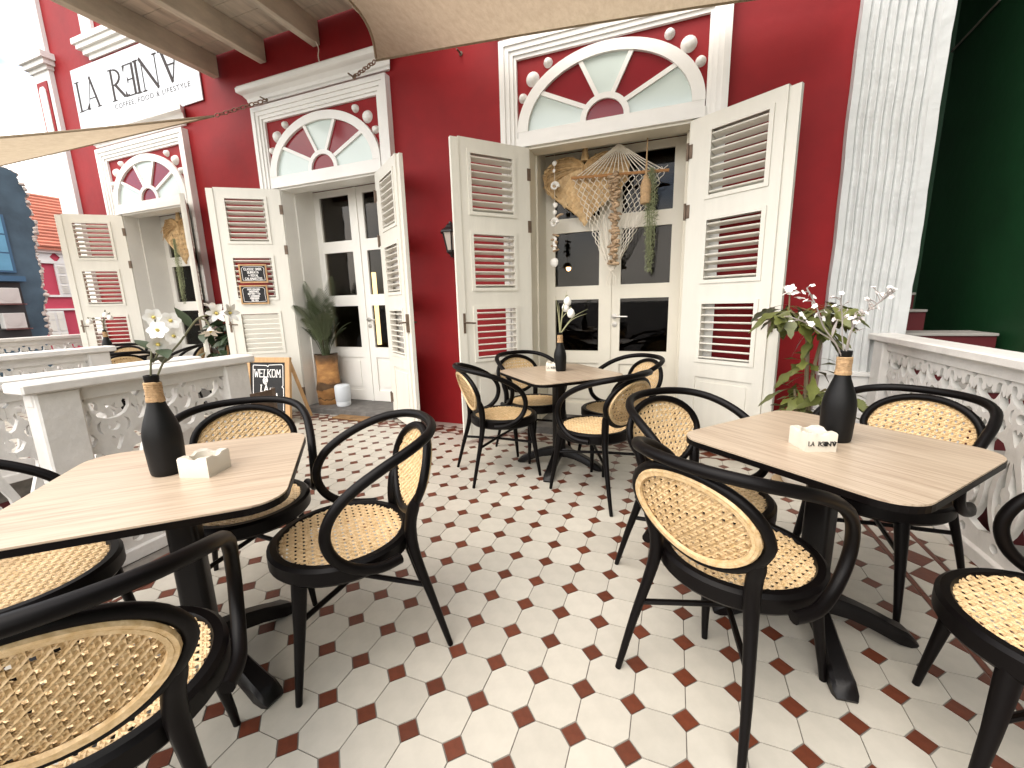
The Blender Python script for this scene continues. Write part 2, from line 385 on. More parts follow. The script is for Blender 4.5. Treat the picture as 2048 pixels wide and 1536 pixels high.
for (x0, x1, y0, y1, ox, oy) in regions:
    for i in range(int(math.floor(x0))-1, int(math.ceil(x1))+1):
        for j in range(int(math.floor(y0))-1, int(math.ceil(y1))+1):
            c = (i+0.5+ox, j+0.5+oy)
            vp = view_px(*c)
            inside = vp and -60 < vp[0] < 2110 and 560 < vp[1] < 1640
            near = vp and vp[2] < 34
            if not (vp and -600 < vp[0] < 2700) : 
                if vp or (abs(c[0]-CX) > 6 or c[1] < CY-4): continue
            pl = clip(octa(*c), x0, x1, y0, y1)
            if len(pl) >= 3:
                if inside and len(pl) == 8 and x0 <= c[0]-0.5 and c[0]+0.5 <= x1 and y0 <= c[1]-0.5 and c[1]+0.5 <= y1: cand_o.append((vp[2], c))
                else: rest_o.prism(pl, 'z', -0.05, 0)
            s_ = (i+ox, j+oy)
            vp2 = view_px(*s_)
            pl = clip(diam(*s_, DD-0.012), x0, x1, y0, y1)
            if len(pl) >= 3:
                ok = x0 <= s_[0]-DD and s_[0]+DD <= x1 and y0 <= s_[1]-DD and s_[1]+DD <= y1
                if vp2 and ok and -60 < vp2[0] < 2110 and 560 < vp2[1] < 1640: cand_s.append((vp2[2], s_))
                else: rest_s.prism(pl, 'z', -0.05, -0.002)
for cand, me, rest, sq in ((cand_o, full_oct, rest_o, 0), (cand_s, full_sq, rest_s, 1)):
    cand.sort()
    for k, (d, c) in enumerate(cand):
        if k < 298: link('octagonal_tile' if not sq else 'square_tile', me, floor, (c[0], c[1], random.uniform(-0.004, 0.004)), (random.gauss(0, 0.0016), random.gauss(0, 0.0016), 0))
        elif sq: rest.prism(diam(*c, DD-0.012), 'z', -0.05, -0.002)
        else: rest.prism(octa(*c), 'z', -0.05, 0)
tag(rest_o.build('octagonal_tiles_beyond', 'octagon_white', floor), kind='stuff')
tag(rest_s.build('square_tiles_beyond', 'square_red', floor), kind='stuff')
# borders: two thin red strips with a chain of red diamonds on white between
bw, br_, bstrip = MB(), MB(), MB()
def border(axis, p0, p1, a, b):
    lo, hi = (a, b)
    for q in (p0, p1-0.14):
        t = lo
        while t < hi-0.02:
            e = min(t+0.9, hi)
            if axis == 'v': bstrip.box(q+0.01, q+0.13, t+0.006, e-0.006, -0.05, -0.001)
            else: bstrip.box(t+0.006, e-0.006, q+0.01, q+0.13, -0.05, -0.001)
            t = e
    c = (p0+p1)/2; r = (p1-p0-0.3)/2; t = lo+0.45
    while t < hi-0.3:
        pl = diam(c, t, r-0.012) if axis == 'v' else diam(t, c, r-0.012)
        br_.prism(pl, 'z', -0.05, -0.002)
        for sgn in (-1, 1):
            if axis == 'v': tri = [(c+sgn*0.02, t+r), (c+sgn*r, t+0.02), (c+sgn*r, t+2*r-0.02)]
            else: tri = [(t+r, c+sgn*0.02), (t+0.02, c+sgn*r), (t+2*r-0.02, c+sgn*r)]
            bw.prism(tri, 'z', -0.05, 0)
        t += 2*r
border('v', 11.02, 12.34, -13, 15.0); border('u', 15.0, 16.2, -48, 13.2); border('v', -11.3, -10.02, -13, 4.8); border('u', 4.85, 5.98, -25, -10.02)
tag(bstrip.build('border_strip_tiles', 'square_red', floor), kind='stuff'); tag(br_.build('border_diamond_tiles', 'square_red', floor), kind='stuff')
tag(bw.build('border_triangle_tiles', 'octagon_white', floor), kind='stuff')

# ================================================================== RED HOUSE
HX, HY = -17.0, 17.0
house = thing('red_house', (HX, HY, 0), 0, 'crimson red plastered house with white trim, arched fanlights and louvred shutters', 'house')
def hp(mb, name, m, smooth=False, parent=None): return mb.build(name, m, parent or house, (-HX, -HY, 0) if parent is None else (0, 0, 0), smooth=smooth)
CS = [0.6, -18.38, -37.35]; OH = 4.27
wall = MB()
edges = [-47.7] + [e for c in sorted(CS) for e in (c-OH, c+OH)] + [14.25]
for a, b in zip(edges[0::2], edges[1::2]): wall.box(a, b, 17.05, 20.6, -0.9, 16.6)
wall.box(-47.7, 14.25, 17.05, 17.9, 16.6, 52).box(-47.7, 14.25, 17.9, 20.6, 17.05, 52)
wall.box(13.4, 14.25, 20.6, 60, -5, 52).box(-47.7, -47.0, 20.6, 60, -5, 52)
hp(wall, 'wall', 'red_plaster')
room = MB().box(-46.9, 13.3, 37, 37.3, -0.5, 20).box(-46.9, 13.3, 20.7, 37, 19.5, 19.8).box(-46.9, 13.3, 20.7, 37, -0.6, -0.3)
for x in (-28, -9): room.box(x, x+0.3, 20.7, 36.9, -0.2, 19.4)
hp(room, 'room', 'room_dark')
roof = MB().box(-49, 15.2, 16.6, 60, 52, 52.6); hp(roof, 'roof', 'roof_tile')
def arc(cx, cz, a, b, t0, t1, n): return [(cx+a*cos(t0+(t1-t0)*k/n), cz+b*sin(t0+(t1-t0)*k/n)) for k in range(n+1)]
boss_me = {}
for r in (0.25, 0.38):
    boss_me[r] = MB().lathe([(r, 0), (r*0.97, 0.05), (r*0.86, 0.09), (r*0.83, 0.14), (r*0.6, 0.24), (r*0.3, 0.29), (0.02, 0.30)], 16).xf(Matrix.Rotation(pi/2, 4, 'X')).mesh('boss', 'trim_white', True)
for di, c in enumerate(CS):
    fr = MB()
    steps = [(5.75, 5.45, 22.0, 21.7, 16.55), (5.45, 5.2, 21.7, 21.45, 16.63), (5.2, 4.98, 21.45, 21.23, 16.71), (4.98, 4.82, 21.23, 21.05, 16.80)]
    for (o, i_, zo, zi, y) in steps:
        fr.box(c-o, c-i_, y, 17.04, -0.02, zi).box(c+i_, c+o, y, 17.04, -0.02, zi).box(c-o, c+o, y, 17.04, zi, zo)
    hp(fr, 'door_frame', 'trim_white')
    # cornice profile above
    prof = [(17.04, 22.15), (16.85, 22.15), (16.8, 22.35), (16.72, 22.45), (16.68, 22.75), (16.5, 23.1), (16.3, 23.25), (16.22, 23.35), (16.2, 23.75), (16.28, 23.95), (17.04, 24.1)]
    prof = [(y, 22.28+(z-22.15)*0.62) for y, z in prof]
    cor = MB(); nP = len(prof); vs = []
    for (y, z) in prof: vs.append((c-5.9-(16.9-y)*0.9, y, z))
    for (y, z) in prof: vs.append((c+5.9+(16.9-y)*0.9, y, z))
    cor.add(vs, [list(range(nP)), list(range(2*nP-1, nP-1, -1))] + [[k, k+nP, (k+1) % nP+nP, (k+1) % nP] for k in range(nP)])
    hp(cor, 'cornice', 'trim_white')
    # fanlight
    fl = MB()
    o_ = arc(c, 17.4, 4.8, 3.52, 0, pi, 36); i_ = arc(c, 17.4, 4.2, 3.0, 0, pi, 36)
    n = len(o_)
    for k in range(n-1):
        fl.prism([o_[k], o_[k+1], i_[k+1], i_[k]], 'y', 16.74, 17.03)
    ro = arc(c, 17.4, 1.28, 1.2, 0, pi, 16); ri = arc(c, 17.4, 0.98, 0.92, 0, pi, 16)
    for k in range(16): fl.prism([ro[k], ro[k+1], ri[k+1], ri[k]], 'y', 16.78, 17.03)
    for k in range(1, 5):
        a = pi*k/5; d = Vector((cos(a), sin(a)*0.74)).normalized(); nn = Vector((-d.y, d.x))*0.11
        p0 = Vector((c+1.2*cos(a), 17.4+1.12*sin(a))); p1 = Vector((c+4.28*cos(a), 17.4+3.08*sin(a)))
        fl.prism([(p0+nn)[:], (p1+nn)[:], (p1-nn)[:], (p0-nn)[:]], 'y', 16.80, 17.03)
    fl.box(c-4.82, c+4.82, 16.70, 17.04, 16.62, 17.08).box(c-4.78, c+4.78, 16.76, 17.04, 17.08, 17.4)
    flo = hp(fl, 'fanlight', 'trim_white')
    def fp(mb, name, m, smooth=False): return mb.build(name, m, flo, smooth=smooth)
    fp(MB().box(c-4.82, c+4.82, 16.975, 17.035, 17.4, 21.05), 'spandrel', 'red_plaster')
    for k in range(5):
        a0, a1 = pi*k/5+0.01, pi*(k+1)/5-0.01
        pl = arc(c, 17.4, 4.25, 3.05, a0, a1, 8) + arc(c, 17.4, 1.2, 1.12, a1, a0, 5)
        fp(MB().prism(pl, 'y', 16.93, 16.97), 'pane', 'pale_pane' if k % 2 == 0 else 'red_pane')
    fp(MB().prism(arc(c, 17.41, 1.0, 0.94, 0, pi, 16), 'y', 16.93, 16.97), 'pane', 'red_pane')
    for sx in (-1, 1):
        for (dx, dz, r) in ((3.05, 20.62, 0.25), (3.93, 20.0, 0.38), (4.5, 19.15, 0.25)):
            link('boss', boss_me[r], flo, (c+sx*dx, 16.975, dz))
    # reveals, stone sill, glazed double door set deep in the opening
    rv = MB()
    for sx in (-1, 1):
        xa, xb = (c-OH-0.02, c-OH+0.10) if sx < 0 else (c+OH-0.10, c+OH+0.02)
        rv.box(xa, xb, 16.9, 18.0, 0.42, 16.5)
        xa, xb = (c-OH-0.0, c-OH+0.2) if sx < 0 else (c+OH-0.2, c+OH)
        rv.box(xa, xb, 18.0, 19.75, 0.42, 16.95)
    rv.box(c-OH-0.02, c+OH+0.02, 16.9, 18.05, 16.5, 16.615).box(c-OH, c+OH, 18.05, 19.75, 16.95, 17.06)
    hp(rv, 'reveal', 'door_cream' if di == 0 else 'door_white')
    hp(MB().bevel_box(c-OH, c+OH, 16.55, 20.4, -0.3, 0.42, 0.03), 'sill', 'stone_sill')
    dm = 'door_cream' if di == 0 else 'door_white'
    for sx in (-1, 1):
        d = MB(); y0, y1 = 19.75, 20.05
        rows = [(13.15, 16.45), (9.0, 12.3), (4.85, 8.15)]
        X = lambda a, b: (c+sx*a, c+sx*b) if sx > 0 else (c+sx*b, c+sx*a)
        d.box(*X(0.01, 0.66), y0, y1, 0.46, 16.9).box(*X(3.5, 4.1), y0, y1, 0.46, 16.9)
        zs = [16.9, 16.45, 13.15, 12.3, 9.0, 8.15, 4.85]
        d.box(*X(0.66, 3.5), y0+0.002, y1, 16.45, 16.9).box(*X(0.66, 3.5), y0+0.002, y1, 12.3, 13.15).box(*X(0.66, 3.5), y0+0.002, y1, 8.15, 9.0).box(*X(0.66, 3.5), y0+0.002, y1, 4.05, 4.85)
        d.box(*X(0.66, 3.5), y0+0.12, y1, 1.3, 4.05).box(*X(0.66, 3.5), y0+0.002, y1, 0.46, 1.3)
        d.box(*X(1.05, 3.1), y0+0.06, y1, 1.6, 3.75)
        if sx < 0: d.box(c-0.12, c+0.12, y0-0.07, y0-0.002, 0.46, 16.9)
        lf = hp(d, 'glazed_door', dm)
        for (za, zb) in rows:
            MB().box(*X(0.66, 3.5), 19.9, 19.93, za, zb).build('pane', 'door_glass', lf)
        if sx > 0:
            h = MB().lathe([(0.17, 0), (0.17, 0.05), (0.03, 0.06)], 14).xf(Matrix.Translation((c+0.32, y0, 7.05)) @ Matrix.Rotation(pi/2, 4, 'X'))
            h.lathe([(0.17, 0), (0.17, 0.05), (0.03, 0.06)], 14) if False else None
            h.add(*(lambda q: (q.v, q.f))(MB().lathe([(0.16, 0), (0.16, 0.05), (0.03, 0.06)], 14).xf(Matrix.Translation((c+0.36, y0, 6.55)) @ Matrix.Rotation(pi/2, 4, 'X'))))
            h.tube([(c+0.32, y0, 7.05), (c+0.32, y0-0.28, 7.05), (c+0.45, y0-0.32, 7.05), (c+1.15, y0-0.32, 7.03)], 0.055, 8)
            h.build('handle', 'metal_grey', lf, smooth=True)

# shutters: hinged at the jambs and thrown open
ZL = [(12.7, 15.95), (8.7, 11.9), (4.72, 7.88)]
slat_me = MB().bevel_box(1.125, 3.625, -0.21, 0.21, -0.042, 0.042, 0.036).mesh('slat', 'shutter_cream')
def shutter_mesh():
    s = MB(); t = 0.13
    s.box(0, 0.95, -t, t, 0.18, 16.5).box(3.8, 4.28, -t, t, 0.18, 16.5).box(4.28, 4.72, -t+0.10, t+0.05, 0.18, 16.42)
    for a, b in ((15.95, 16.5), (11.9, 12.7), (7.88, 8.7), (3.95, 4.72), (0.18, 0.9)): s.box(0.95, 3.8, -t+0.001, t-0.001, a, b)
    s.box(0.95, 3.8, -t+0.07, t-0.07, 0.9, 3.95)
    s.prism([(1.2, 1.15), (3.55, 1.15), (3.55, 3.7), (1.2, 3.7)], 'y', -t+0.03, t-0.03)
    for (a, b) in ZL:
        for (ya, yb) in ((-t-0.06, -t+0.002), (t-0.002, t+0.06)):
            s.box(0.93, 3.82, ya, yb, b-0.18, b).box(0.93, 3.82, ya, yb, a, a+0.18).box(0.93, 1.12, ya, yb, a+0.18, b-0.18).box(3.63, 3.82, ya, yb, a+0.18, b-0.18)
        s.box(0.95, 1.12, -t+0.002, t-0.002, a, b).box(3.63, 3.8, -t+0.002, t-0.002, a, b)
    return s
sh_me = shutter_mesh().mesh('shutter', 'shutter_cream')
hinge_me = MB().box(-0.06, 0.16, -0.17, 0.17, -0.32, 0.32).tube([(-0.06, -0.2, -0.4), (-0.06, -0.2, 0.4)], 0.06, 8).mesh('hinge', 'rust_metal')
hnd = MB().box(4.33, 4.47, -0.2, -0.03, 6.4, 7.5).tube([(4.4, -0.2, 7.0), (4.4, -0.42, 7.0), (4.15, -0.46, 6.98), (3.85, -0.46, 6.95)], 0.05, 8)
hnd2 = MB().add(hnd.v, hnd.f).xf(Matrix.Scale(-1, 4, (0, 1, 0))).add(hnd.v, hnd.f)
hnd_me = hnd2.mesh('handle', 'rust_metal')
LEAVES = [(0, -1, -130.3), (0, 1, -32.3), (1, -1, -144.9), (1, 1, -36.5), (2, -1, -142.0), (2, 1, -35.0)]
SHUT = {}
for (di, sx, ang) in LEAVES:
    c = CS[di]
    o = link('shutter', sh_me, house, (c+sx*OH-HX, 16.92-HY, 0.05), (0, 0, radians(ang)))
    SHUT[(di, sx)] = o
    closed = {(1, -1): 2}.get((di, sx))
    for li, (a, b) in enumerate(ZL):
        for k in range(8):
            z = a+0.26+(b-a-0.45)*k/7.6
            tilt = (24, 15, 5)[li]*(-1 if sx > 0 else 1)
            if closed == li: tilt = 70
            link('slat', slat_me, o, (0, 0, z), (radians(tilt), 0, 0))
    for z in (15.1, 12.3, 1.6): link('hinge', hinge_me, o, (0, 0, z))
    link('handle', hnd_me, o, (0, 0, 0))

# fluted pilaster on the right corner
fp_ = MB(); poly = [(11.2, 17.04), (11.2, 16.62)]
nfl = 8; wv = (13.9-11.45)/nfl
for k in range(nfl):
    x = 11.45+wv*k
    poly += [(x+wv*t, 16.55+0.22*max(0, sin(pi*t))**0.8*(1 if 0 < t < 1 else 0)) for t in (0.06, 0.2, 0.35, 0.5, 0.65, 0.8, 0.94)]
poly += [(14.25, 16.58), (14.25, 17.04)]
bmr = random.Random(3)
for k in range(60):
    pass
zs = [4.4+ (50-4.4)*k/70 for k in range(71)]; nP = len(poly); vs = []
for z in zs:
    jx = 0.02*sin(z*0.7)+0.012*sin(z*1.9+1)
    for q, (x, y) in enumerate(poly):
        e = bmr.uniform(-0.004, 0.004)
        vs.append((x+jx+(bmr.uniform(-0.02, 0.02) if x > 14.2 else 0), y+(e if y < 17 else 0), z))
fs = []
for i in range(70):
    for k in range(nP): fs.append([i*nP+k, i*nP+(k+1) % nP, (i+1)*nP+(k+1) % nP, (i+1)*nP+k])
fp_.add(vs, fs)
hp(fp_, 'fluted_pilaster', 'white_rough')
pb = MB()
for (za, zb, e) in ((4.25, 4.42, 0.16), (3.6, 4.25, 0.05), (3.35, 3.6, 0.18), (2.75, 3.35, 0.10), (2.5, 2.75, 0.22), (-0.9, 2.5, 0.30)):
    pb.box(11.2-e, 14.25+e, 16.55-e, 17.06, za, zb)
hp(pb, 'pilaster_base', 'white_plaster')
# left corner pilaster with ledge and sunk red panel
lp = MB().box(-50.3, -47.7, 16.7, 20, -0.9, 29.2).box(-50.3, -47.7, 16.75, 20, 30.4, 50)
for (za, zb, e) in ((29.2, 29.5, 0.15), (29.5, 29.9, 0.4), (29.9, 30.4, 0.6)): lp.box(-50.3-e, -47.7+e, 16.7-e, 20, za, zb)
hp(lp, 'corner_pilaster', 'white_plaster')
hp(MB().box(-49.8, -48.2, 16.62, 16.69, 23.2, 28.4), 'sunk_panel', 'red_plaster')
hp(MB().prism([(-49.5, 23.9), (-49.25, 23.6), (-48.75, 23.6), (-48.5, 23.9), (-48.5, 27.7), (-48.75, 28.0), (-49.25, 28.0), (-49.5, 27.7)], 'y', 16.55, 16.615), 'panel_centre', 'white_plaster')
# upper floor sill and window trim above the sign
us = MB(); 
for (za, zb, e) in ((28.85, 29.2, 0.0), (29.2, 29.6, 0.35), (29.6, 29.95, 0.75), (29.95, 30.35, 1.0)): us.box(-42.0-e, -32.5+e, 16.9-e*0.55, 17.04, za, zb)
hp(us, 'upper_sill', 'trim_white')
hp(MB().box(-42.2, -40.8, 16.8, 17.04, 30.36, 48).box(-33.6, -32.2, 16.8, 17.04, 30.36, 48), 'upper_window_frame', 'trim_white')
# small hooks let into the wall for the sails
for (x, z, nm) in ((-7.65, 22.17, 'eye_bolt'), (-14.9, 22.15, 'eye_bolt'), (-22.4, 22.2, 'eye_bolt')):
    MB().lathe([(0.05, 0), (0.12, 0.03), (0.12, 0.07), (0.05, 0.1), (0.05, 0.55)], 8).xf(Matrix.Translation((x-HX, (17.05 if x > -10 else 16.56)-HY, z)) @ Matrix.Rotation(pi/2, 4, 'X')).build(nm, 'rust_metal', house)

# ------------------------------------------------------------------ lettering helpers
FONT = {'A': [[(0,0),(2,6),(4,0)],[(0.7,2),(3.3,2)]], 'B': [[(0,0),(0,6),(2.6,6),(3.4,5.2),(3.4,3.9),(2.6,3.2),(0,3.2)],[(2.6,3.2),(3.8,2.3),(3.8,0.9),(2.8,0),(0,0)]],
 'C': [[(3.8,5),(3,6),(1,6),(0,4.8),(0,1.2),(1,0),(3,0),(3.8,1)]], 'D': [[(0,0),(0,6),(2.4,6),(3.8,4.6),(3.8,1.4),(2.4,0),(0,0)]], 'E': [[(3.6,6),(0,6),(0,0),(3.6,0)],[(0,3.1),(2.8,3.1)]],
 'F': [[(3.6,6),(0,6),(0,0)],[(0,3.1),(2.8,3.1)]], 'G': [[(3.8,5),(3,6),(1,6),(0,4.8),(0,1.2),(1,0),(3,0),(3.8,1),(3.8,2.8),(2.2,2.8)]], 'H': [[(0,0),(0,6)],[(3.6,0),(3.6,6)],[(0,3),(3.6,3)]],
 'I': [[(1.2,0),(1.2,6)],[(0.3,6),(2.1,6)],[(0.3,0),(2.1,0)]], 'K': [[(0,0),(0,6)],[(3.6,6),(0,2.6)],[(1.3,3.6),(3.8,0)]], 'L': [[(0.6,6),(0,0),(3.2,0)]], 'M': [[(0,0),(0.3,6),(2.2,2),(4.1,6),(4.4,0)]],
 'N': [[(0,0),(0,6),(3.6,0),(3.6,6)]], 'O': [[(1,6),(0,4.8),(0,1.2),(1,0),(2.8,0),(3.8,1.2),(3.8,4.8),(2.8,6),(1,6)]], 'P': [[(0,0),(0,6),(2.6,6),(3.6,5.2),(3.6,3.6),(2.6,2.8),(0,2.8)]],
 'R': [[(0,0),(0,6),(2.6,6),(3.5,5.2),(3.5,3.8),(2.6,3),(0,3)],[(1.6,3),(3.8,0)]], 'S': [[(3.6,5.2),(2.8,6),(0.9,6),(0,5),(0.2,3.7),(3.4,2.4),(3.6,1),(2.8,0),(0.8,0),(0,0.8)]], 'T': [[(0,6),(4,6)],[(2,6),(2,0)]],
 'U': [[(0,6),(0,1.2),(1,0),(2.8,0),(3.8,1.2),(3.8,6)]], 'V': [[(0,6),(1.9,0),(3.8,6)]], 'W': [[(0,6),(1.2,0),(2.4,4.2),(3.6,0),(4.8,6)]], 'Y': [[(0,6),(1.9,3),(3.8,6)],[(1.9,3),(1.9,0)]],
 '@': [[(3.6,2.2),(2.6,1.6),(1.6,2.2),(1.5,3.6),(2.4,4.4),(3.4,4.1),(3.6,2.2),(4.4,1.8),(5,3.2),(4.6,5.2),(3,6.3),(1,5.8),(0,3.8),(0.4,1.2),(2,-0.2),(4,0)]],
 '&': [[(4,0),(0.8,4.6),(1.2,5.8),(2.2,6),(2.9,5),(2.3,3.9),(0.5,2.6),(0,1.2),(0.9,0),(2.4,0.1),(4,2.4)]], '+': [[(2,1),(2,5)],[(0,3),(4,3)]], '<': [[(2,0),(0,2.6),(0.2,4),(1.2,4.4),(2,3.4),(2.8,4.4),(3.8,4),(4,2.6),(2,0)]]}
def stroke_text(mb, s, x, z, h, wd, y, serif=0.0, gap=1.35, slant=0.0, wide=1.0):
    k = h/6.0; cx = x; dy = 0
    for ch in s:
        if ch == ' ': cx += 3.0*k*wide; continue
        G = FONT[ch]; wmax = max(p[0] for l in G for p in l)
        for l in G:
            for i in range(len(l)-1):
                a = Vector((cx+(l[i][0]*wide+slant*l[i][1])*k, z+l[i][1]*k)); b = Vector((cx+(l[i+1][0]*wide+slant*l[i+1][1])*k, z+l[i+1][1]*k))
                d = (b-a)
                if d.length < 1e-6: continue
                d.normalize(); n = Vector((-d.y, d.x))*wd/2; a = a-d*wd*0.35; b = b+d*wd*0.35
                dy += 0.00035
                mb.prism([(a+n)[:], (b+n)[:], (b-n)[:], (a-n)[:]], 'y', y-0.006-dy % 0.01, y)
                if serif:
                    for e in ((l[i] if i == 0 else None), (l[i+1] if i == len(l)-2 else None)):
                        if e and e[1] in (0, 6):
                            ex = cx+(e[0]*wide+slant*e[1])*k; ez = z+e[1]*k; dy += 0.00035
                            mb.box(ex-serif, ex+serif, y-0.006-dy % 0.01, y, ez-wd/2, ez+wd/2)
        cx += (wmax*wide+gap)*k
    return cx
def logo(x, z, h, y):
    # LA REINA wordmark: thick and thin strokes, mirrored E, inverted A; x = left, h = letter height
    k = h/2.25; dy = [0]; out_ = [MB()]
    def q(pts):
        dy[0] += 0.0007
        out_[-1].prism([(x+a*k, z+b*k) for a, b in pts], 'y', y-0.012-dy[0], y)
    def th(x0, z0, x1, z1, wd):
        d = Vector((x1-x0, z1-z0)).normalized(); n = Vector((-d.y, d.x))*wd/2
        q([(x0+n.x, z0+n.y), (x1+n.x, z1+n.y), (x1-n.x, z1-n.y), (x0-n.x, z0-n.y)])
    def sf(cx, cz, wd=0.32): q([(cx-wd, cz-0.035), (cx+wd, cz-0.035), (cx+wd, cz+0.035), (cx-wd, cz+0.035)])
    T, t = 0.24, 0.055
    th(0.35, 0, 0.35, 2.25, T); sf(0.35, 2.25); sf(0.35, 0); th(0.3, 0.03, 1.5, 0.03, t); q([(1.5, 0), (1.6, 0.45), (1.2, 0.06)])
    out_.append(MB())
    th(1.55, 0, 2.25, 2.2, t); th(2.2, 2.35, 3.0, 0, T); sf(3.0, 0, 0.28); sf(1.55, 0, 0.2); th(1.8, 0.75, 2.7, 0.75, t)
    out_.append(MB())
    th(5.2, 0, 5.2, 2.25, T); sf(5.2, 0); sf(5.1, 2.25, 0.25)
    pts = [(5.2+0.95*sin(pi*i/10)+0.1, 2.22-1.12*(1-cos(pi*i/10))/2) for i in range(11)]
    for i in range(10): th(*pts[i], *pts[i+1], t+0.15*sin(pi*(i+0.5)/10))
    th(5.55, 1.12, 6.6, 0.1, T); th(6.6, 0.1, 7.2, 0.1, t*1.6)
    out_.append(MB())
    th(8.0, 0, 8.0, 2.25, T); th(8.0, 2.22, 6.9, 2.22, t); q([(6.8, 2.25), (6.85, 1.8), (7.05, 2.2)]); th(8.0, 1.15, 7.3, 1.15, t); q([(7.22, 1.4), (7.32, 1.15), (7.22, 0.9)]); th(8.4, 0.03, 6.8, 0.03, t); q([(6.75, 0), (6.8, 0.45), (7.0, 0.06)])
    out_.append(MB())
    th(8.5, 0, 8.5, 2.25, T); sf(8.5, 2.25, 0.3); sf(8.5, 0, 0.3)
    out_.append(MB())
    th(9.2, 0, 9.2, 2.25, t); sf(9.2, 0, 0.25); th(9.0, 2.3, 10.9, -0.05, T); th(10.9, 0, 10.9, 2.25, t); sf(10.9, 2.25, 0.25)
    out_.append(MB())
    th(11.7, 2.3, 12.6, 0, T); th(12.62, 0.0, 13.4, 2.2, t); sf(11.6, 2.25, 0.25)
    for i in range(8):
        a = pi*i/8; b = pi*(i+1)/8
        th(12.95+0.45*cos(a), 2.05+0.28*sin(a), 12.95+0.45*cos(b), 2.05+0.28*sin(b), t)
    th(12.3, 1.2, 13.0, 1.2, t)
    return out_

# ================================================================== shop sign on the wall
sg = thing('shop_sign', (-37.1, 16.8, 26.0), 0, 'large white banner sign with thin serif shop lettering above the far left door', 'sign')
ox, oy, oz = -37.1, 16.8, 26.0
MB().add([(-45-ox, 16.98-oy, 28.63-oz), (-29.2-ox, 16.98-oy, 28.63-oz), (-29.2-ox, 16.98-oy, 23.6-oz), (-45.1-ox, 16.98-oy, 23.3-oz), (-45-ox, 16.90-oy, 28.63-oz), (-29.2-ox, 16.90-oy, 28.63-oz), (-29.2-ox, 16.90-oy, 23.6-oz), (-45.1-ox, 16.9-oy, 23.3-oz)],
         [[0,1,2,3],[7,6,5,4],[0,4,5,1],[1,5,6,2],[2,6,7,3],[3,7,4,0]]).build('banner', 'sign_white', sg)
for lt_ in logo(-44.75-ox, 25.35-oz, 2.25, 16.895-oy): lt_.build('letter', 'sign_ink', sg)
def twidth(st):
    me = text_mesh('measure', st, 0.50, 'sign_ink', spacing=1.18); xs = [v.co.x for v in me.vertices]; r = (min(xs), max(xs)); bpy.data.meshes.remove(me); return r
words = ['COFFEE,', 'FOOD', '&', 'LIFESTYLE']; full_w = twidth(' '.join(words)); sc_ = 9.45*S/(full_w[1]-full_w[0])
for k, wd_ in enumerate(words):
    off = twidth(' '.join(words[:k+1]))[1]-twidth(wd_)[1]
    me = text_mesh('word', wd_, 0.50, 'sign_ink', spacing=1.18)
    for v in me.vertices: v.co.x = (v.co.x+off-full_w[0])*sc_
    tag(link('word', me, sg, (-39.75-ox, 16.893-oy, 24.72-oz)), kind='stuff')

# ================================================================== timber deck overhead
dk = thing('timber_deck', (-18, 16.9, 24.7), 0, 'weathered beige timber deck with planks on joists, high above the middle door', 'deck')
for i, u in enumerate((-27.45, -22.72, -17.95, -13.1)):
    MB().bevel_box(u-0.28+18, u+0.28+18, -12.5, 0.02, 0, 1.42, 0.03).build('joist', 'weathered_wood', dk)
for k in range(11):
    v1 = 0.06-1.15*k
    MB().bevel_box(-28.3+18, -9+18, v1-1.12, v1, 1.425, 1.62, 0.02).build('plank', 'weathered_wood', dk, rot=(0, 0, 0))
# ================================================================== shade sails
def sail(name, corners, e0, e1, sag, label):
    P = [Vector(c) for c in corners]; N = 28; b = P[0]; mb = MB(); vs = []
    for i in range(N+1):
        for j in range(N+1):
            s0, t0 = i/N, j/N
            ds, dt = e0*sin(pi*s0), e1*sin(pi*t0)
            t_ = t0*(1-2*ds)+ds; s_ = s0*(1-2*dt)+dt
            p = P[0]*(1-s_)*(1-t_)+P[1]*s_*(1-t_)+P[2]*s_*t_+P[3]*(1-s_)*t_
            p = p - Vector((0, 0, sag*sin(pi*s_)*sin(pi*t_))) - b
            vs.append(p)
    fs = [[i*(N+1)+j, (i+1)*(N+1)+j, (i+1)*(N+1)+j+1, i*(N+1)+j+1] for i in range(N) for j in range(N)]
    mb.add(vs, fs)
    t = thing(name, corners[0], 0, label, 'shade sail')
    cloth = mb.build('cloth', 'sail_cloth', t, smooth=True)
    rim = [vs[i*(N+1)] for i in range(N+1)] + [vs[N*(N+1)+j] for j in range(1, N+1)] + [vs[i*(N+1)+N] for i in range(N-1, -1, -1)] + [vs[j] for j in range(N-1, 0, -1)]
    MB().tube(rim, 0.07, 6, closed=True).build('hem', 'sail_cloth', t, smooth=True)
    return t
def chain(a, b, label, n=9):
    a, b = Vector(a), Vector(b); t = thing('chain', b, 0, label, 'chain', 'chains holding the sails')
    d = (b-a); mb = MB()
    for k in range(n):
        c0 = a+d*(k/n)-b; c1 = a+d*((k+1.15)/n)-b; m = (c0+c1)/2; ax = (c1-c0).normalized(); r = (c1-c0).length/2
        sd_ = ax.cross(Vector((0, 0, 1))).normalized(); up = ax.cross(sd_).normalized()
        w_ = sd_ if k % 2 else up
        mb.tube([m+ax*r*cos(q)+w_*0.12*sin(q) for q in [2*pi*i/10 for i in range(10)]], 0.035, 5, closed=True)
    mb.build('links', 'chain', t)
sail('shade_sail', [(-12.4, 15.5, 22.1), (11.0, 15.9, 20.2), (11, 5.5, 22.0), (-12.6, 7.0, 23.0)], 0.03, 0.085, 0.6, 'large tan shade sail stretched above the tables, its corner chained near the middle door')
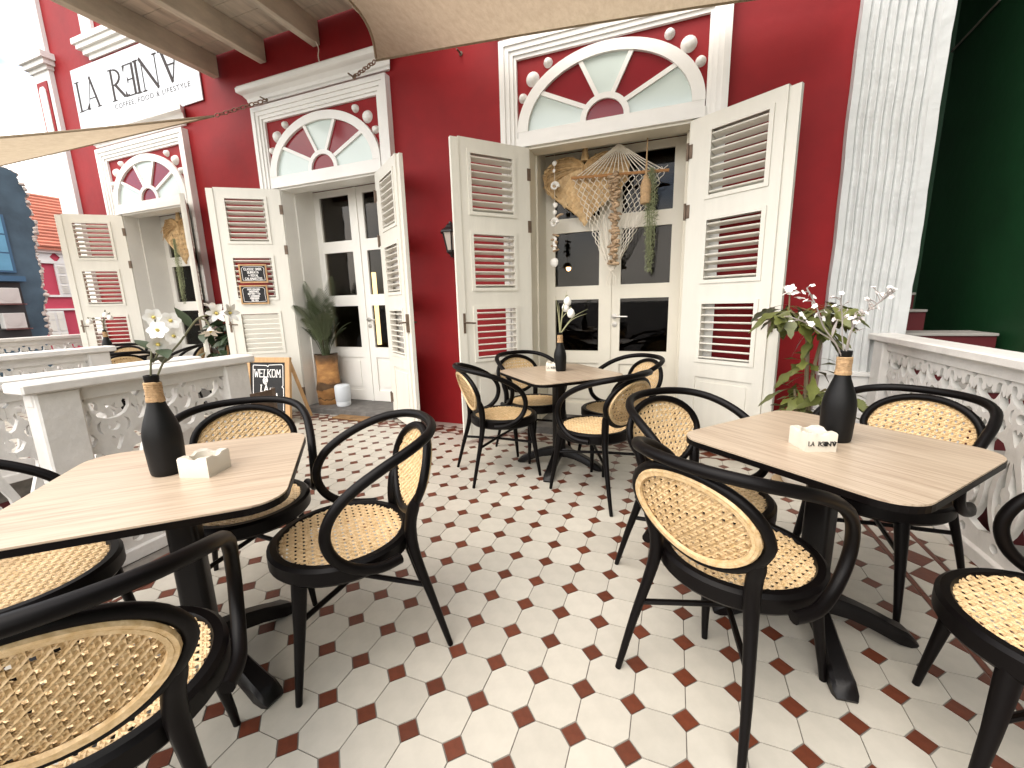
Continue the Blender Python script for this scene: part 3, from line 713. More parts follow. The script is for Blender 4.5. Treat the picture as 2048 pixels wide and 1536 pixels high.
sail('shade_sail', [(-26.4, 15.5, 21.5), (-53, 9.2, 18.6), (-45, 3.0, 17.3), (-37.0, 2.2, 16.8)], 0.02, 0.03, 0.6, 'tan shade sail seen edge-on, stretched across the far left door')
chain((-12.5, 15.55, 22.1), (-14.9, 16.5, 22.15), 'short rusty chain at the corner of the large overhead sail')
chain((-26.3, 15.5, 21.5), (-22.4, 16.5, 22.2), 'rusty chain running from the left sail to the middle door frame', 12)

# ================================================================== fretwork railings
def mir(pts): return pts + [(-x, z) for x, z in reversed(pts) if abs(x) > 1e-6]
def circ(cx, cz, r, n=14): return [(cx+r*cos(2*pi*k/n), cz+r*sin(2*pi*k/n)) for k in range(n)]
def spl(pts, sub=4): return [(p.x, p.y) for p in smooth_path([(a, b, 0) for a, b in pts], sub, True)]
outline = mir([(0, 0.42), (0.995, 0.42), (0.995, 0.95), (0.62, 1.0), (0.30, 1.08), (0.55, 1.35), (0.78, 1.75), (0.86, 2.2), (0.80, 2.65), (0.62, 3.05), (0.45, 3.4), (0.42, 3.62), (0.6, 3.78), (0.995, 3.85),
   (0.995, 4.0), (0.78, 4.06), (0.64, 4.25), (0.78, 4.42), (0.995, 4.45), (0.995, 4.62), (0.86, 4.68), (0.70, 4.93), (0.76, 5.20), (0.9, 5.02), (0.995, 5.1), (0.995, 5.38), (0.86, 5.46), (0.8, 5.56), (0, 5.56)])
moon = [(0.72, 5.40), (0.68, 5.12), (0.50, 4.93), (0.24, 4.83), (0, 4.81)]
moon_full = moon + [(-x, z) for x, z in reversed(moon[:-1])] + [(-0.52, 5.42), (-0.42, 5.30), (-0.46, 5.14), (-0.3, 5.07), (-0.15, 5.16), (-0.2, 5.31), (-0.1, 5.23), (0, 5.21), (0.1, 5.23), (0.2, 5.31), (0.15, 5.16), (0.3, 5.07), (0.46, 5.14), (0.42, 5.30), (0.52, 5.42)]
lyre = [(0.08, 3.38), (0.3, 3.05), (0.52, 2.65), (0.60, 2.2), (0.52, 1.75), (0.32, 1.45), (0.08, 1.33), (0.1, 1.6), (0.3, 1.70), (0.34, 1.9), (0.2, 2.05), (0.1, 1.98), (0.1, 2.2), (0.26, 2.33), (0.22, 2.52), (0.08, 2.6), (0.12, 2.9)]
cres = [(0.40, 4.34), (0.56, 4.44), (0.62, 4.58), (0.56, 4.72), (0.40, 4.80), (0.48, 4.68), (0.48, 4.48)]
def oval_(cx, cz, a, b, n=14): return [(cx+a*cos(2*pi*k/n), cz+b*sin(2*pi*k/n)) for k in range(n)]
loops = [outline, moon_full, lyre, [(-x, z) for x, z in lyre], oval_(0, 4.57, 0.22, 0.155), cres, [(-x, z) for x, z in cres], spl([(0, 3.78), (0.18, 4.0), (0.26, 4.18), (0.1, 4.26), (0, 4.14), (-0.1, 4.26), (-0.26, 4.18), (-0.18, 4.0)]), oval_(0, 0.72, 0.22, 0.15)]
fret_me = curve_panel('fretwork_panel', loops, 0.2, 'rail_white')
def railing(u, v0, v1, label, posts, W=1.43, z0=0.0):
    t = thing('fretwork_railing', (u, v0, z0), pi/2, label, 'railing', 'white fretwork railings')
    Ln = v1-v0
    MB().bevel_box(-0.25, Ln+0.25, -0.52, 0.52, 5.95, 6.25, 0.05).build('cap_rail', 'rail_white', t)
    MB().bevel_box(0, Ln, -0.2, 0.2, 5.55, 5.945, 0.02).build('top_board', 'rail_white', t)
    MB().bevel_box(0, Ln, -0.26, 0.26, 0.0, 0.425, 0.03).build('bottom_board', 'rail_white', t)
    pw = 0.95; ps = sorted(p-v0 for p in posts)
    for p in ps: MB().bevel_box(p-pw/2, p+pw/2, -0.36, 0.36, 0, 5.947, 0.05).build('post', 'rail_white', t)
    ends = [0.0]+[x for p in ps for x in (p-pw/2, p+pw/2)]+[Ln]
    for a, b in zip(ends[0::2], ends[1::2]):
        if b-a < 0.8: continue
        n = max(1, round((b-a)/W)); wd = (b-a)/n
        for k in range(n):
            o = link('fretwork_panel', fret_me, t, (a+wd*(k+0.5), 0.0, 0)); o.scale = (wd/2.0, 1, 1)
    return t
railing(13.42, -13, 16.45, 'long white fretwork railing on the right side, in front of the dark green wall', [15.95])
railing(-12.05, -1.75, 4.45, 'short white fretwork railing with end post directly behind the left table', [-1.25, 4.0])
railing(-13.95, -13, 3.6, 'white fretwork railing running behind the short one, lyre panels showing at the left edge', [3.1])
railing(-25.75, -9, 6.5, 'white fretwork railing with a thick end post across the entrance steps', [6.0])
railing(-47.6, -9, 16.2, 'farthest white fretwork railing in front of the blue ruin and pink house', [15.8])
fx = MB().box(-14.4, -12.2, -14, 5.0, -1.0, -0.02).box(-14.38, -12.22, -13.9, 4.98, -0.02, -0.002)
tag(fx.build('terrace_edge', 'concrete'), kind='structure')

# ================================================================== alley on the right: red steps and dark green house
stp = thing('red_steps', (15.8, 17, GZ), 0, 'dark red masonry steps with pale treads climbing behind the right railing', 'steps')
riser, tread = MB(), MB()
levels = [(17.4, 19.3, 14.5, 17.75, 6.18), (19.3, 20.5, 14.5, 16.0, 7.2), (20.5, 21.7, 14.5, 15.95, 8.03), (21.7, 22.9, 14.5, 15.9, 8.9), (22.9, 30, 14.5, 15.9, 9.8)]
z, v = 6.18, 17.4
while z > -4.4:
    z -= 0.95; v -= 1.75; levels.append((v, v+1.75, 14.05, 17.75, z))
for (a, b, x0, x1, zt) in levels:
    MB().box(x0-15.8, x1-15.8, a-17, b-17, 0, zt-GZ-0.12).build('riser', 'dark_red', stp)
    MB().bevel_box(x0-15.8, x1-15.8+0.03, a-17.08, b-17, zt-GZ-0.12, zt-GZ, 0.02).build('tread', 'concrete', stp)
gh = thing('green_house', (18.3, 15, GZ), 0, 'dark green windowless house wall beside the alley on the right', 'house')
MB().box(-0.2, 6, -40, 30, 0, 45).build('wall', 'green_wall', gh)
MB().box(-4.0, -0.2, 10.5, 11, 0, 45).build('rear_wall', 'green_wall', gh)
MB().tube([(-0.28, 26.35-15, 20.85-GZ), (-0.28, 21.9-15, 21.35-GZ), (-0.28, 8, 22.3-GZ)], 0.05, 6).build('conduit', 'conduit', gh)
MB().box(-4.1, -0.2, 1.5, 11, 32, 32.5).build('alley_shade_cover', 'green_wall', gh)  # unseen cover added above the alley to darken it

# ================================================================== houses across the street (left)
ph = thing('pink_house', (-112, 42, GZ), 0, 'pink house with orange tiled roof and white louvred windows across the street', 'house')
def pp(mb, n, m, par=None): return mb.build(n, m, par or ph, (112, -42, -GZ) if par is None else (0, 0, 0))
pp(MB().box(-120, -110, 25, 70, GZ, 20.6), 'wall', 'pink_wall')
rf = pp(MB().add([(-108.6, 24, 20.9), (-108.6, 71, 20.9), (-119, 71, 32.5), (-119, 24, 32.5), (-108.6, 24, 20.5), (-108.6, 71, 20.5), (-119, 71, 32.1), (-119, 24, 32.1)], [[0,1,2,3],[7,6,5,4],[0,4,5,1],[3,2,6,7],[0,3,7,4],[1,5,6,2]]), 'roof', 'roof_tile')
tl = MB()
for k in range(17):
    f = k/17; x = -108.45-10.4*f; z = 21.0+11.6*f
    tl.add([(x, 24, z), (x, 71, z), (x-0.75, 71, z+0.72), (x-0.75, 24, z+0.72), (x+0.05, 24, z+0.30), (x+0.05, 71, z+0.30)], [[0,1,5,4],[4,5,2,3]])
tag(tl.build('tile_course', 'roof_tile', rf), kind='stuff')
pp(MB().box(-110, -109.2, 25, 70, 20.0, 20.6).box(-110, -109.5, 25, 70, 18.0, 18.5).box(-110, -109.6, 25, 70, 11.6, 12.0).box(-110, -109.5, 25, 70, 9.0, 9.35), 'ledge', 'white_plaster')
for v in (38.4, 42.2, 46): pp(MB().prism([(v-1.7, 18.5), (v-1.1, 19.25), (v-1.7, 20.0), (v+1.7, 20.0), (v+1.1, 19.25), (v+1.7, 18.5)], 'x', -109.98, -109.7), 'frieze_panel', 'white_plaster')
for v in (41.5, 47.5):
    wn = pp(MB().box(-110, -109.6, v-1.6, v+1.6, 12.0, 18.0), 'window', 'white_plaster')
    for (a, b) in ((v-1.4, v-0.1), (v+0.1, v+1.4)):
        for (za, zb) in ((12.3, 14.0), (14.3, 15.9), (16.2, 17.7)):
            sh = MB()
            for k in range(5): sh.box(-109.6, -109.42, a+0.15, b-0.15, za+(zb-za)*k/5+0.05, za+(zb-za)*k/5+0.2)
            sh.build('louvre', 'shutter_cream', wn)
for v in (38.4, 47.5):
    dr = pp(MB().box(-110, -109.55, v-1.3, v+1.3, GZ, 8.9), 'door', 'white_plaster')
    for s_ in (-1, 1):
        for (za, zb) in ((2, 4.6), (5, 7), (7.2, 8.6)): MB().box(-109.55, -109.42, v+s_*0.65-0.42, v+s_*0.65+0.42, za, zb).build('panel', 'shutter_cream', dr)
pp(MB().tube([(-109.8, 42.1, 10.3), (-109.2, 42.1, 10.3)], 0.35, 12), 'meter', 'frosted')

br = thing('blue_ruin', (-82, 18, GZ), 0, 'ruined blue plastered wall with ragged broken edge across the street', 'house')
rr = random.Random(11)
prof_ = [(24.9, 27.6), (25.9, 27.1), (26.35, 24.0), (26.35, 21.5), (26.3, 19.0), (26.1, 16.6), (25.95, 14.2), (25.8, 12), (25.6, 9.5), (25.45, 7.5), (25.2, 5.0), (25.2, GZ)]
edge = []
for i in range(len(prof_)-1):
    for k in range(5):
        t = k/5; edge.append((prof_[i][0]*(1-t)+prof_[i+1][0]*t+rr.uniform(-0.28, 0.22), prof_[i][1]*(1-t)+prof_[i+1][1]*t))
poly = [(8, GZ), (8, 28.2)] + edge + [(25.2, GZ)]
MB().prism([(a-18, b-GZ) for a, b in poly], 'x', 0, 2).build('wall', 'blue_ruin', br)
for i, (a, b) in enumerate(edge):
    if b < 3: continue
    s_ = rr.uniform(0.18, 0.36)
    m_ = MB().bevel_box(-s_, s_, -s_*0.8, s_*0.6, -s_, s_, s_*0.35)
    m_.xf(Matrix.Rotation(rr.uniform(0, 6), 4, Vector((rr.random(), rr.random(), rr.random())).normalized()))
    m_.build('broken_stone', 'ruin_edge', br, (1.5+rr.uniform(-0.2, 0.5), a-18+0.12, b-GZ))
for (za, zb) in ((13.9, 21.4),):
    wn = MB().box(2.0, 2.3, 20.5-18, 23.5-18, za-GZ, zb-GZ).build('window', 'blue_trim', br)
    for k in range(3):
        MB().box(2.3, 2.34, 20.75-18, 23.2-18, za-GZ+0.25+k*2.4, za-GZ+2.45+k*2.4).build('pane', 'blue_pane', wn)
MB().box(2.0, 3.2, 19-18, 23.9-18, 12.7-GZ, 13.4-GZ).build('ledge', 'blue_trim', br)
MB().box(2.0, 2.05, 18.5-18, 23.6-18, 5-GZ, 12.6-GZ).build('recess_shade', 'shade_dark', br)  # flat near-black sheet on the wall, painting the shade of a recess
for i, (zb, lab) in enumerate(((9.6, 'upper of two white air conditioner boxes on the blue ruin'), (6.3, 'lower of two white air conditioner boxes on the blue ruin'))):
    ac = thing('air_conditioner', (-79, 22.0, zb), 0, lab, 'air conditioner', 'air conditioners on the ruin')
    MB().bevel_box(-0.8, 0.4, -1.2, 0.9, 0.15, 2.2, 0.06).build('casing', 'ac_white', ac)
    MB().lathe([(0.75, 0), (0.75, 0.05), (0.1, 0.06)], 18).xf(Matrix.Translation((0.4, -0.3, 1.2)) @ Matrix.Rotation(pi/2, 4, 'Y')).build('fan_grille', 'ac_white', ac)
    MB().box(-0.9, 0.6, -1.25, -1.1, 0, 0.15).box(-0.9, 0.6, 0.9, 1.05, 0, 0.15).box(0.45, 0.6, -1.1, 1.3, 0, 0.12).build('bracket', 'metal_grey', ac)

# ================================================================== CHAIRS
def cane_panel(inside, x0, x1, y0, y1, pitch, mapf, wd):
    # six-way woven cane: pairs of strands both ways and two diagonals, as thin ribbons
    mb = MB()
    def ribbon(pts, nrm, w_, zf):
        run = []
        def flush():
            if len(run) > 1:
                vs = []; 
                for (x, y, z) in run:
                    vs += [mapf(x-nrm[0]*w_/2, y-nrm[1]*w_/2, z-0.006), mapf(x, y, z+0.012), mapf(x+nrm[0]*w_/2, y+nrm[1]*w_/2, z-0.006)]
                fs = []
                for i in range(len(run)-1):
                    for j in (0, 1): fs.append([i*3+j, i*3+j+1, (i+1)*3+j+1, (i+1)*3+j])
                mb.add(vs, fs)
            run.clear()
        for i, (x, y) in enumerate(pts):
            if inside(x, y): run.append((x, y, zf(x, y, i)))
            else: flush()
        flush()
    h = 0.009
    nx, ny = int((x1-x0)/pitch)+1, int((y1-y0)/pitch)+1
    for i in range(nx+1):
        for q in (-0.17, 0.17):
            x = x0+(i+q)*pitch
            ribbon([(x, y0+k*pitch/2) for k in range(2*ny+2)], (1, 0), wd, lambda a, b, k, i=i, q=q: h*(1 if (k+(1 if q > 0 else 0)) % 2 else -1))
    for j in range(ny+1):
        for q in (-0.17, 0.17):
            y = y0+(j+q)*pitch
            ribbon([(x0+k*pitch/2, y) for k in range(2*nx+2)], (0, 1), wd, lambda a, b, k, j=j, q=q: h*(-1 if (k+(1 if q > 0 else 0)) % 2 else 1)+0.003)
    r2 = sqrt(0.5)
    for i in range(-ny, nx+1):
        x = x0+(i+0.5)*pitch
        ribbon([(x+k*pitch/2, y0+k*pitch/2) for k in range(2*ny+2)], (r2, -r2), wd*0.95, lambda a, b, k: 0.010+0.008*(1 if k % 2 else -1))
    for i in range(0, nx+ny+1):
        x = x0+(i+0.5)*pitch
        ribbon([(x-k*pitch/2, y0+k*pitch/2) for k in range(2*ny+2)], (r2, r2), wd*0.95, lambda a, b, k: -0.008-0.008*(1 if k % 2 else -1))
    return mb
SXC, SR, SZ = 0.39, 1.57, 2.92           # seat centre, outer radius, top height
def ell(a, b, n, ph=0): return [(a*cos(2*pi*k/n+ph), b*sin(2*pi*k/n+ph)) for k in range(n)]
def back_pt(y, t, off=0.0):
    # t: 0 at bottom of the back, 1 at the top ; y lateral
    z = 3.18+1.92*t
    x = -1.02-0.62*t-0.10*sin(pi*t)+0.20*(y/1.3)**2
    return (x+off, y, z+0.0)
def back_half(t):
    # half width of the pear-shaped back at height t
    return None
BW = 1.30
def oval_yt(k, n, sc=1.0):
    a = 2*pi*k/n; yy = BW*sc*sin(a); tt = 0.5-0.5*sc*cos(a)
    yy *= 1.0-0.16*(0.5-tt)*2*(1 if tt < 0.5 else 0.35)
    return yy, tt
def chair_parts():
    P = {}
    # seat ring: rounded rectangular section
    sec = [(1.33, SZ-0.05), (1.37, SZ), (1.50, SZ), (SR, SZ-0.06), (SR, SZ-0.34), (1.50, SZ-0.42), (1.36, SZ-0.40), (1.33, SZ-0.30)]
    n = 48; vs = []; fs = []
    for k in range(n):
        a = 2*pi*k/n
        for (r, z) in sec: vs.append((SXC+r*cos(a), r*sin(a), z))
    m = len(sec)
    for k in range(n):
        for j in range(m): fs.append([k*m+j, ((k+1) % n)*m+j, ((k+1) % n)*m+(j+1) % m, k*m+(j+1) % m])
    P['seat_ring'] = MB().add(vs, fs).mesh('seat_ring', 'black_frame', True)
    P['cane_seat'] = cane_panel(lambda x, y: x*x+y*y < 1.35**2, -1.403, 1.403, -1.403, 1.403, 0.165, lambda x, y, z: (SXC+x, y, SZ-0.05+z-0.03*(1-(x*x+y*y)/1.8)), 0.056).mesh('cane_seat', 'cane')
    # back frame
    N = 44
    path = [back_pt(*oval_yt(k, N)) for k in range(N)]
    P['back_frame'] = MB().tube(path, 0.098, 10, closed=True).mesh('back_frame', 'black_frame', True)
    def inb(x, y):
        t = y/1.92
        if not 0.0 < t < 1.0: return False
        c_ = 1-2*t
        w_ = BW*sqrt(max(0, 1-c_*c_))*(1.0-0.16*(0.5-t)*2*(1 if t < 0.5 else 0.35))
        return abs(x) < w_-0.06 and 0.04 < t < 0.96
    P['cane_back'] = cane_panel(inb, -1.403, 1.403, 0, 1.98, 0.165, lambda x, y, z: back_pt(x, y/1.92, z-0.02), 0.056).mesh('cane_back', 'cane')
    rim = MB()
    for off in (-0.085,):
        for sc in (0.91, 0.865):
            rim.tube([back_pt(*oval_yt(k, N, sc), off*(1 if sc > 0.89 else 0.9)) for k in range(N)], 0.05, 5, closed=True)
    P['cane_border'] = rim.mesh('cane_border', 'cane', True)
    # bent arm hoop
    half = [(-1.80, 0, 5.28), (-1.72, 0.62, 5.27), (-1.46, 1.15, 5.22), (-1.0, 1.52, 5.10), (-0.4, 1.70, 4.88), (0.17, 1.75, 4.58), (0.57, 1.76, 4.25), (0.77, 1.75, 3.88), (0.78, 1.74, 3.52), (0.62, 1.72, 3.16), (0.28, 1.70, 2.88), (-0.18, 1.66, 2.74), (-0.62, 1.50, 2.72)]
    full = [(x, -y, z) for x, y, z in reversed(half[1:])]+half
    P['arm_hoop'] = MB().tube(smooth_path(full, 4), 0.112, 10).mesh('arm_hoop', 'black_frame', True)
    # legs
    def leg_r(s):
        p = smooth_path([(-1.64, s*1.36, 0.0), (-1.34, s*1.22, 1.2), (-1.06, s*1.05, 2.3), (-0.98, s*0.98, 2.9), (-1.02, s*1.02, 3.4), (-1.16, s*1.16, 3.9)], 3)
        r = [0.066+0.075*min(1, i/(len(p)*0.55)) for i in range(len(p))]; r[-1] = 0.07; r[-2] = 0.1
        return MB().tube(p, r, 10)
    def leg_f(s):
        p = [(1.64, s*1.36, 0.0), (1.60, s*1.33, 0.35), (1.46, s*1.19, 1.5), (1.38, s*1.08, 2.3), (1.34, s*1.02, 2.75)]
        return MB().tube(p, [0.066, 0.078, 0.115, 0.15, 0.16], 10)
    P['leg'] = [leg_r(1).mesh('leg', 'black_frame', True), leg_r(-1).mesh('leg', 'black_frame', True), leg_f(1).mesh('leg', 'black_frame', True), leg_f(-1).mesh('leg', 'black_frame', True)]
    def stx(s, dz): return MB().tube([(-1.26, s*1.16, 1.62+dz), (0.12, 0.0, 1.66+dz), (1.45, -s*1.16, 1.62+dz)], 0.062, 8)
    P['stretcher'] = [stx(1, 0.0).mesh('stretcher', 'black_frame', True), stx(-1, 0.09).mesh('stretcher', 'black_frame', True)]
    return P
CP = chair_parts()
def chair(u, v, ang, label, group):
    t = thing('cane_armchair', (u, v, 0), radians(ang), label, 'chair', group)
    for k in ('seat_ring', 'cane_seat', 'back_frame', 'cane_back', 'cane_border', 'arm_hoop'): link(k, CP[k], t)
    for m_ in CP['leg']: link('leg', m_, t)
    for m_ in CP['stretcher']: link('stretcher', m_, t)
    return t
GL, GR_, GM, GF = 'chairs at the left table', 'chairs at the right table', 'chairs at the middle table', 'chairs on the far terrace'
chair(-6.6, 0.15, -42, 'black cane armchair behind the left table, its back towards the white railing', GL)
chair(-2.35, -0.21, 228, 'whole black cane armchair at the right of the left table, seat pulled out', GL)
chair(-2.68, -5.1, 146, 'nearest black cane armchair in the bottom left corner, seen from behind', GL)
chair(-8.0, -4.25, 49, 'black cane armchair at the left edge, mostly under the left table', GL)
chair(5.67, 1.33, 54.8, 'near black cane armchair at the right table, its back panel towards the viewer', GR_)
chair(5.23, 4.42, -44, 'black cane armchair on the far left side of the right table', GR_)
chair(10.11, 6.39, 224, 'black cane armchair between the right table and the right railing', GR_)
chair(10.82, 0.75, 168, 'black cane armchair cut off by the right picture edge', GR_)
chair(-3.27, 10.22, 42.8, 'left black cane armchair of the middle table, all four legs visible', GM)
chair(-2.62, 13.65, -36, 'black cane armchair behind the middle table beside the left shutter', GM)
chair(2.18, 13.1, 217, 'black cane armchair behind the middle table on its far right side', GM)
chair(1.81, 9.48, 150, 'near right black cane armchair of the middle table, turned sideways', GM)

# ================================================================== TABLES
TH = 4.72; TA = 2.3
def rrect(a, r, n=8):
    pts = []
    for (sx, sy, t0) in ((1, 1, 0), (-1, 1, pi/2), (-1, -1, pi), (1, -1, 3*pi/2)):
        for k in range(n+1): q = t0+pi/2*k/n; pts.append((sx*(a-r)+r*cos(q), sy*(a-r)+r*sin(q)))
    return pts
top_me = MB().prism(rrect(TA, 0.62), 'z', TH-0.035, TH).mesh('table_top', 'table_laminate')
edge_me = MB().prism(rrect(TA+0.012, 0.63), 'z', TH-0.16, TH-0.037).mesh('edge_band', 'black_frame')
col_me = MB().prism(rrect(0.27, 0.13, 4), 'z', 0.62, TH-0.30).mesh('column', 'black_metal', True)
plate_me = MB().prism(rrect(0.85, 0.15, 3), 'z', TH-0.30, TH-0.165).mesh('top_plate', 'black_metal')
path = [(0.05, 0, 0.76), (0.45, 0, 0.74), (0.85, 0, 0.64), (1.25, 0, 0.48), (1.6, 0, 0.31), (1.85, 0, 0.20), (2.05, 0, 0.10), (2.15, 0, 0.05)]
foot_me = MB().sweep(path, [0.42, 0.40, 0.38, 0.38, 0.42, 0.46, 0.44, 0.36], [0.44, 0.40, 0.36, 0.34, 0.32, 0.32, 0.2, 0.08], (0, 1, 0)).mesh('foot', 'black_metal', True)
def table(u, v, ang, label):
    t = thing('cafe_table', (u, v, 0), radians(ang), label, 'table', 'square cafe tables')
    for nm, me in (('table_top', top_me), ('edge_band', edge_me), ('column', col_me), ('top_plate', plate_me)): link(nm, me, t)
    for k in range(4): link('foot', foot_me, t, rot=(0, 0, pi/4+k*pi/2))
    return t
table(-5.1, -2.34, 42, 'square wood-topped cafe table on the left, holding the bottle with white blossoms')
table(7.86, 3.58, -40.8, 'square wood-topped cafe table on the right, holding the lettered ashtray')
table(-0.6, 11.8, -45.2, 'small-looking square cafe table in the middle in front of the right door')

# ================================================================== BOTTLES, ASHTRAYS
bprof = [(0.27, 0.0), (0.30, 0.03), (0.312, 0.14), (0.330, 0.55), (0.333, 0.78), (0.318, 0.95), (0.275, 1.12), (0.215, 1.30), (0.163, 1.46), (0.135, 1.60), (0.122, 1.72), (0.120, 1.98), (0.127, 1.99), (0.127, 2.08), (0.095, 2.08), (0.085, 1.9)]
bot_me = MB().lathe(bprof, 28).mesh('glass_body', 'black_bottle', True)
def twine_mesh(z0, z1):
    tw = MB(); n = int((z1-z0)/0.034)
    for k in range(n):
        z = z0+0.034*k+random.uniform(-0.005, 0.005); r = 0.131+random.uniform(0, 0.005)+max(0, 1.66-z)*0.12
        tw.tube([(r*cos(2*pi*i/18), r*sin(2*pi*i/18), z+0.02*i/18) for i in range(18)], 0.021, 5, closed=True)
    return tw.mesh('twine_wrap', 'twine', True)
tw_me = twine_mesh(1.54, 1.95)
def bottle(u, v, z, label, rz=0, sc=1.0):
    t = thing('black_bottle', (u, v, z), rz, label, 'bottle', 'matte black bottle vases'); t.scale = (sc, sc, sc) if not isinstance(sc, tuple) else (sc[0], sc[0], sc[1])
    link('glass_body', bot_me, t); link('twine_wrap', tw_me, t); return t
bottle(-5.38, -2.27, TH, 'matte black bottle with twine neck on the left table')
bottle(8.06, 3.93, TH, 'matte black bottle with twine neck on the right table, holding thin pale sprigs')
bottle(-0.66, 12.3, TH, 'matte black bottle on the middle table, holding drooping white buds', sc=(0.92, 0.9))
def ashtray(u, v, ang, label, text=True):
    t = thing('ashtray', (u, v, TH), radians(ang), label, 'ashtray', 'white ceramic block ashtrays')
    a, h = 0.315, 0.42; n = 16; vs = []; fs = []
    # square block: outer wall, wavy rim with four rests, sunk round bowl
    ring = []
    for k in range(4*n):
        s_ = k//n; f = (k % n)/n*2-1
        x, y = [(f*a, -a), (a, f*a), (-f*a, a), (-a, -f*a)][s_]
        ring.append((x, y, f))
    m = len(ring)
    def dip(f): return -0.055*max(0, 1-(f/0.42)**2)
    for (x, y, f) in ring: vs.append((x, y, 0.0))
    for (x, y, f) in ring: vs.append((x, y, h+dip(f)-0.03))
    for (x, y, f) in ring: vs.append((x*0.94, y*0.94, h+dip(f)))
    for (x, y, f) in ring:
        L_ = sqrt(x*x+y*y); vs.append((x/L_*0.235, y/L_*0.235, h+dip(f)*0.9-0.02))
    for (x, y, f) in ring:
        L_ = sqrt(x*x+y*y); vs.append((x/L_*0.20, y/L_*0.20, 0.14))
    for lv in range(4):
        for k in range(m): fs.append([lv*m+k, lv*m+(k+1) % m, (lv+1)*m+(k+1) % m, (lv+1)*m+k])
    fs.append(list(range(m-1, -1, -1))); fs.append([4*m+k for k in range(m)])
    MB().add(vs, fs).build('block', 'ceramic', t, smooth=True)
    lm_ = MB()
    for q_ in logo(-0.28, 0.14, 0.094, -a-0.001): lm_.add(q_.v, q_.f)
    tag(lm_.build('printed_name', 'ink_black', t), kind='stuff')
    return t
ashtray(-4.6, -2.02, 198, 'white ceramic block ashtray on the left table beside the bottle')
ashtray(7.42, 3.2, 17, 'white ceramic block ashtray printed with the cafe name on the right table')
ashtray(-1.05, 12.35, 12, 'white ceramic block ashtray on the middle table beside the bottle')

# ------------------------------------------------------------------ far terrace furniture
table(-37.4, 12.0, 20, 'square cafe table on the far terrace in front of the far left door')
bottle(-37.4, 12.0, TH, 'matte black bottle on the far terrace table')
chair(-33.4, 10.9, 155, 'black cane armchair on the far terrace, its back rising over the middle railing', GF)
chair(-34.2, 15.2, 222, 'black cane armchair on the far terrace close to the far right shutter leaf', GF)
chair(-40.6, 14.3, -45, 'black cane armchair on the far terrace behind the black bottle', GF)

# ================================================================== FLOWERS IN THE BOTTLES
def leaf_mesh(L, W, m, curl=0.25, n=6, name='leaf', prof=None):
    mb = MB(); vs = []
    for i in range(n+1):
        t = i/n; w_ = (prof(t) if prof else sin(pi*t**0.8))*W/2
        z = -curl*L*t*t
        vs += [(L*t, -w_, z+0.12*w_), (L*t, 0, z), (L*t, w_, z+0.12*w_)]
    fs = [[i*3+j, i*3+j+1, (i+1)*3+j+1, (i+1)*3+j] for i in range(n) for j in (0, 1)]
    return mb.add(vs, fs).mesh(name, m, True)
def orient(d, roll=0.0):
    d = Vector(d).normalized()
    q = d.to_track_quat('X', 'Z')
    return (q.to_matrix() @ Matrix.Rotation(roll, 3, 'X')).to_euler()
def flower_mesh(np_, L, W, cup, m='petal'):
    mb = MB()
    for k in range(np_):
        a = 2*pi*k/np_; n = 5; vs = []
        for i in range(n+1):
            t = i/n; w_ = W/2*(sin(pi*min(1, t*0.86+0.10)))**0.8; r = L*t; z = cup*L*(t**0.6)*(1-0.35*t)
            for s_ in (-1, 0, 1):
                x, y = r, s_*w_; vs.append((x*cos(a)-y*sin(a), x*sin(a)+y*cos(a), z+abs(s_)*0.10*w_+0.004*k))
        mb.add(vs, [[i*3+j, i*3+j+1, (i+1)*3+j+1, (i+1)*3+j] for i in range(n) for j in (0, 1)])
    return mb.mesh('blossom', m, True)
heart_me = MB().lathe([(0.025, 0), (0.035, 0.02), (0.025, 0.07), (0.006, 0.09)], 8).mesh('stamens', 'petal_yellow', True)
blos = flower_mesh(6, 0.185, 0.165, 0.42); lil = flower_mesh(6, 0.21, 0.11, 1.1); tinyf = flower_mesh(5, 0.058, 0.058, 0.35, 'petal_pink'); tinyw = flower_mesh(5, 0.066, 0.066, 0.3)
dl = leaf_mesh(0.55, 0.26, 'dark_leaf', 0.2)
tocam = Vector((CX, CY, CZ))
# left table: magnolia-like branch and lily branch
B0 = Vector((-5.38, -2.27, 6.55))
ms = thing('blossom_branch', B0, 0, 'branch of large open white blossoms in the left table bottle', 'flowers')
def stem(par, base, pts, r, m='flower_stem'): return MB().tube(smooth_path([Vector(p)-Vector(base) for p in pts], 4), r, 6).build('stem', m, par, smooth=True)
stem(ms, B0, [(-5.40, -2.28, 6.6), (-5.37, -2.25, 6.95), (-5.36, -2.18, 7.3), (-5.3, -2.1, 7.65), (-5.33, -2.04, 7.9)], 0.019)
stem(ms, B0, [(-5.36, -2.2, 7.05), (-5.22, -2.12, 7.3), (-5.12, -2.1, 7.55)], 0.02)
stem(ms, B0, [(-5.33, -2.1, 7.4), (-5.3, -1.95, 7.65), (-5.24, -1.86, 7.85)], 0.02)
rb = random.Random(5)
for (x, y, z) in ((-5.38, -2.04, 7.94), (-5.22, -1.84, 7.86), (-5.04, -2.17, 7.68), (-5.12, -2.2, 7.43), (-5.24, -1.80, 7.55), (-5.36, -1.92, 7.6)):
    d = (tocam-Vector((x, y, z))).normalized()+Vector((rb.uniform(-.5, .5), rb.uniform(-.3, .3), rb.uniform(-.45, .25)))
    rot = d.to_track_quat('Z', 'Y').to_euler()
    f = link('blossom', blos, ms, (Vector((x, y, z))-B0)[:], rot); link('stamens', heart_me, f, (0, 0, 0.02))
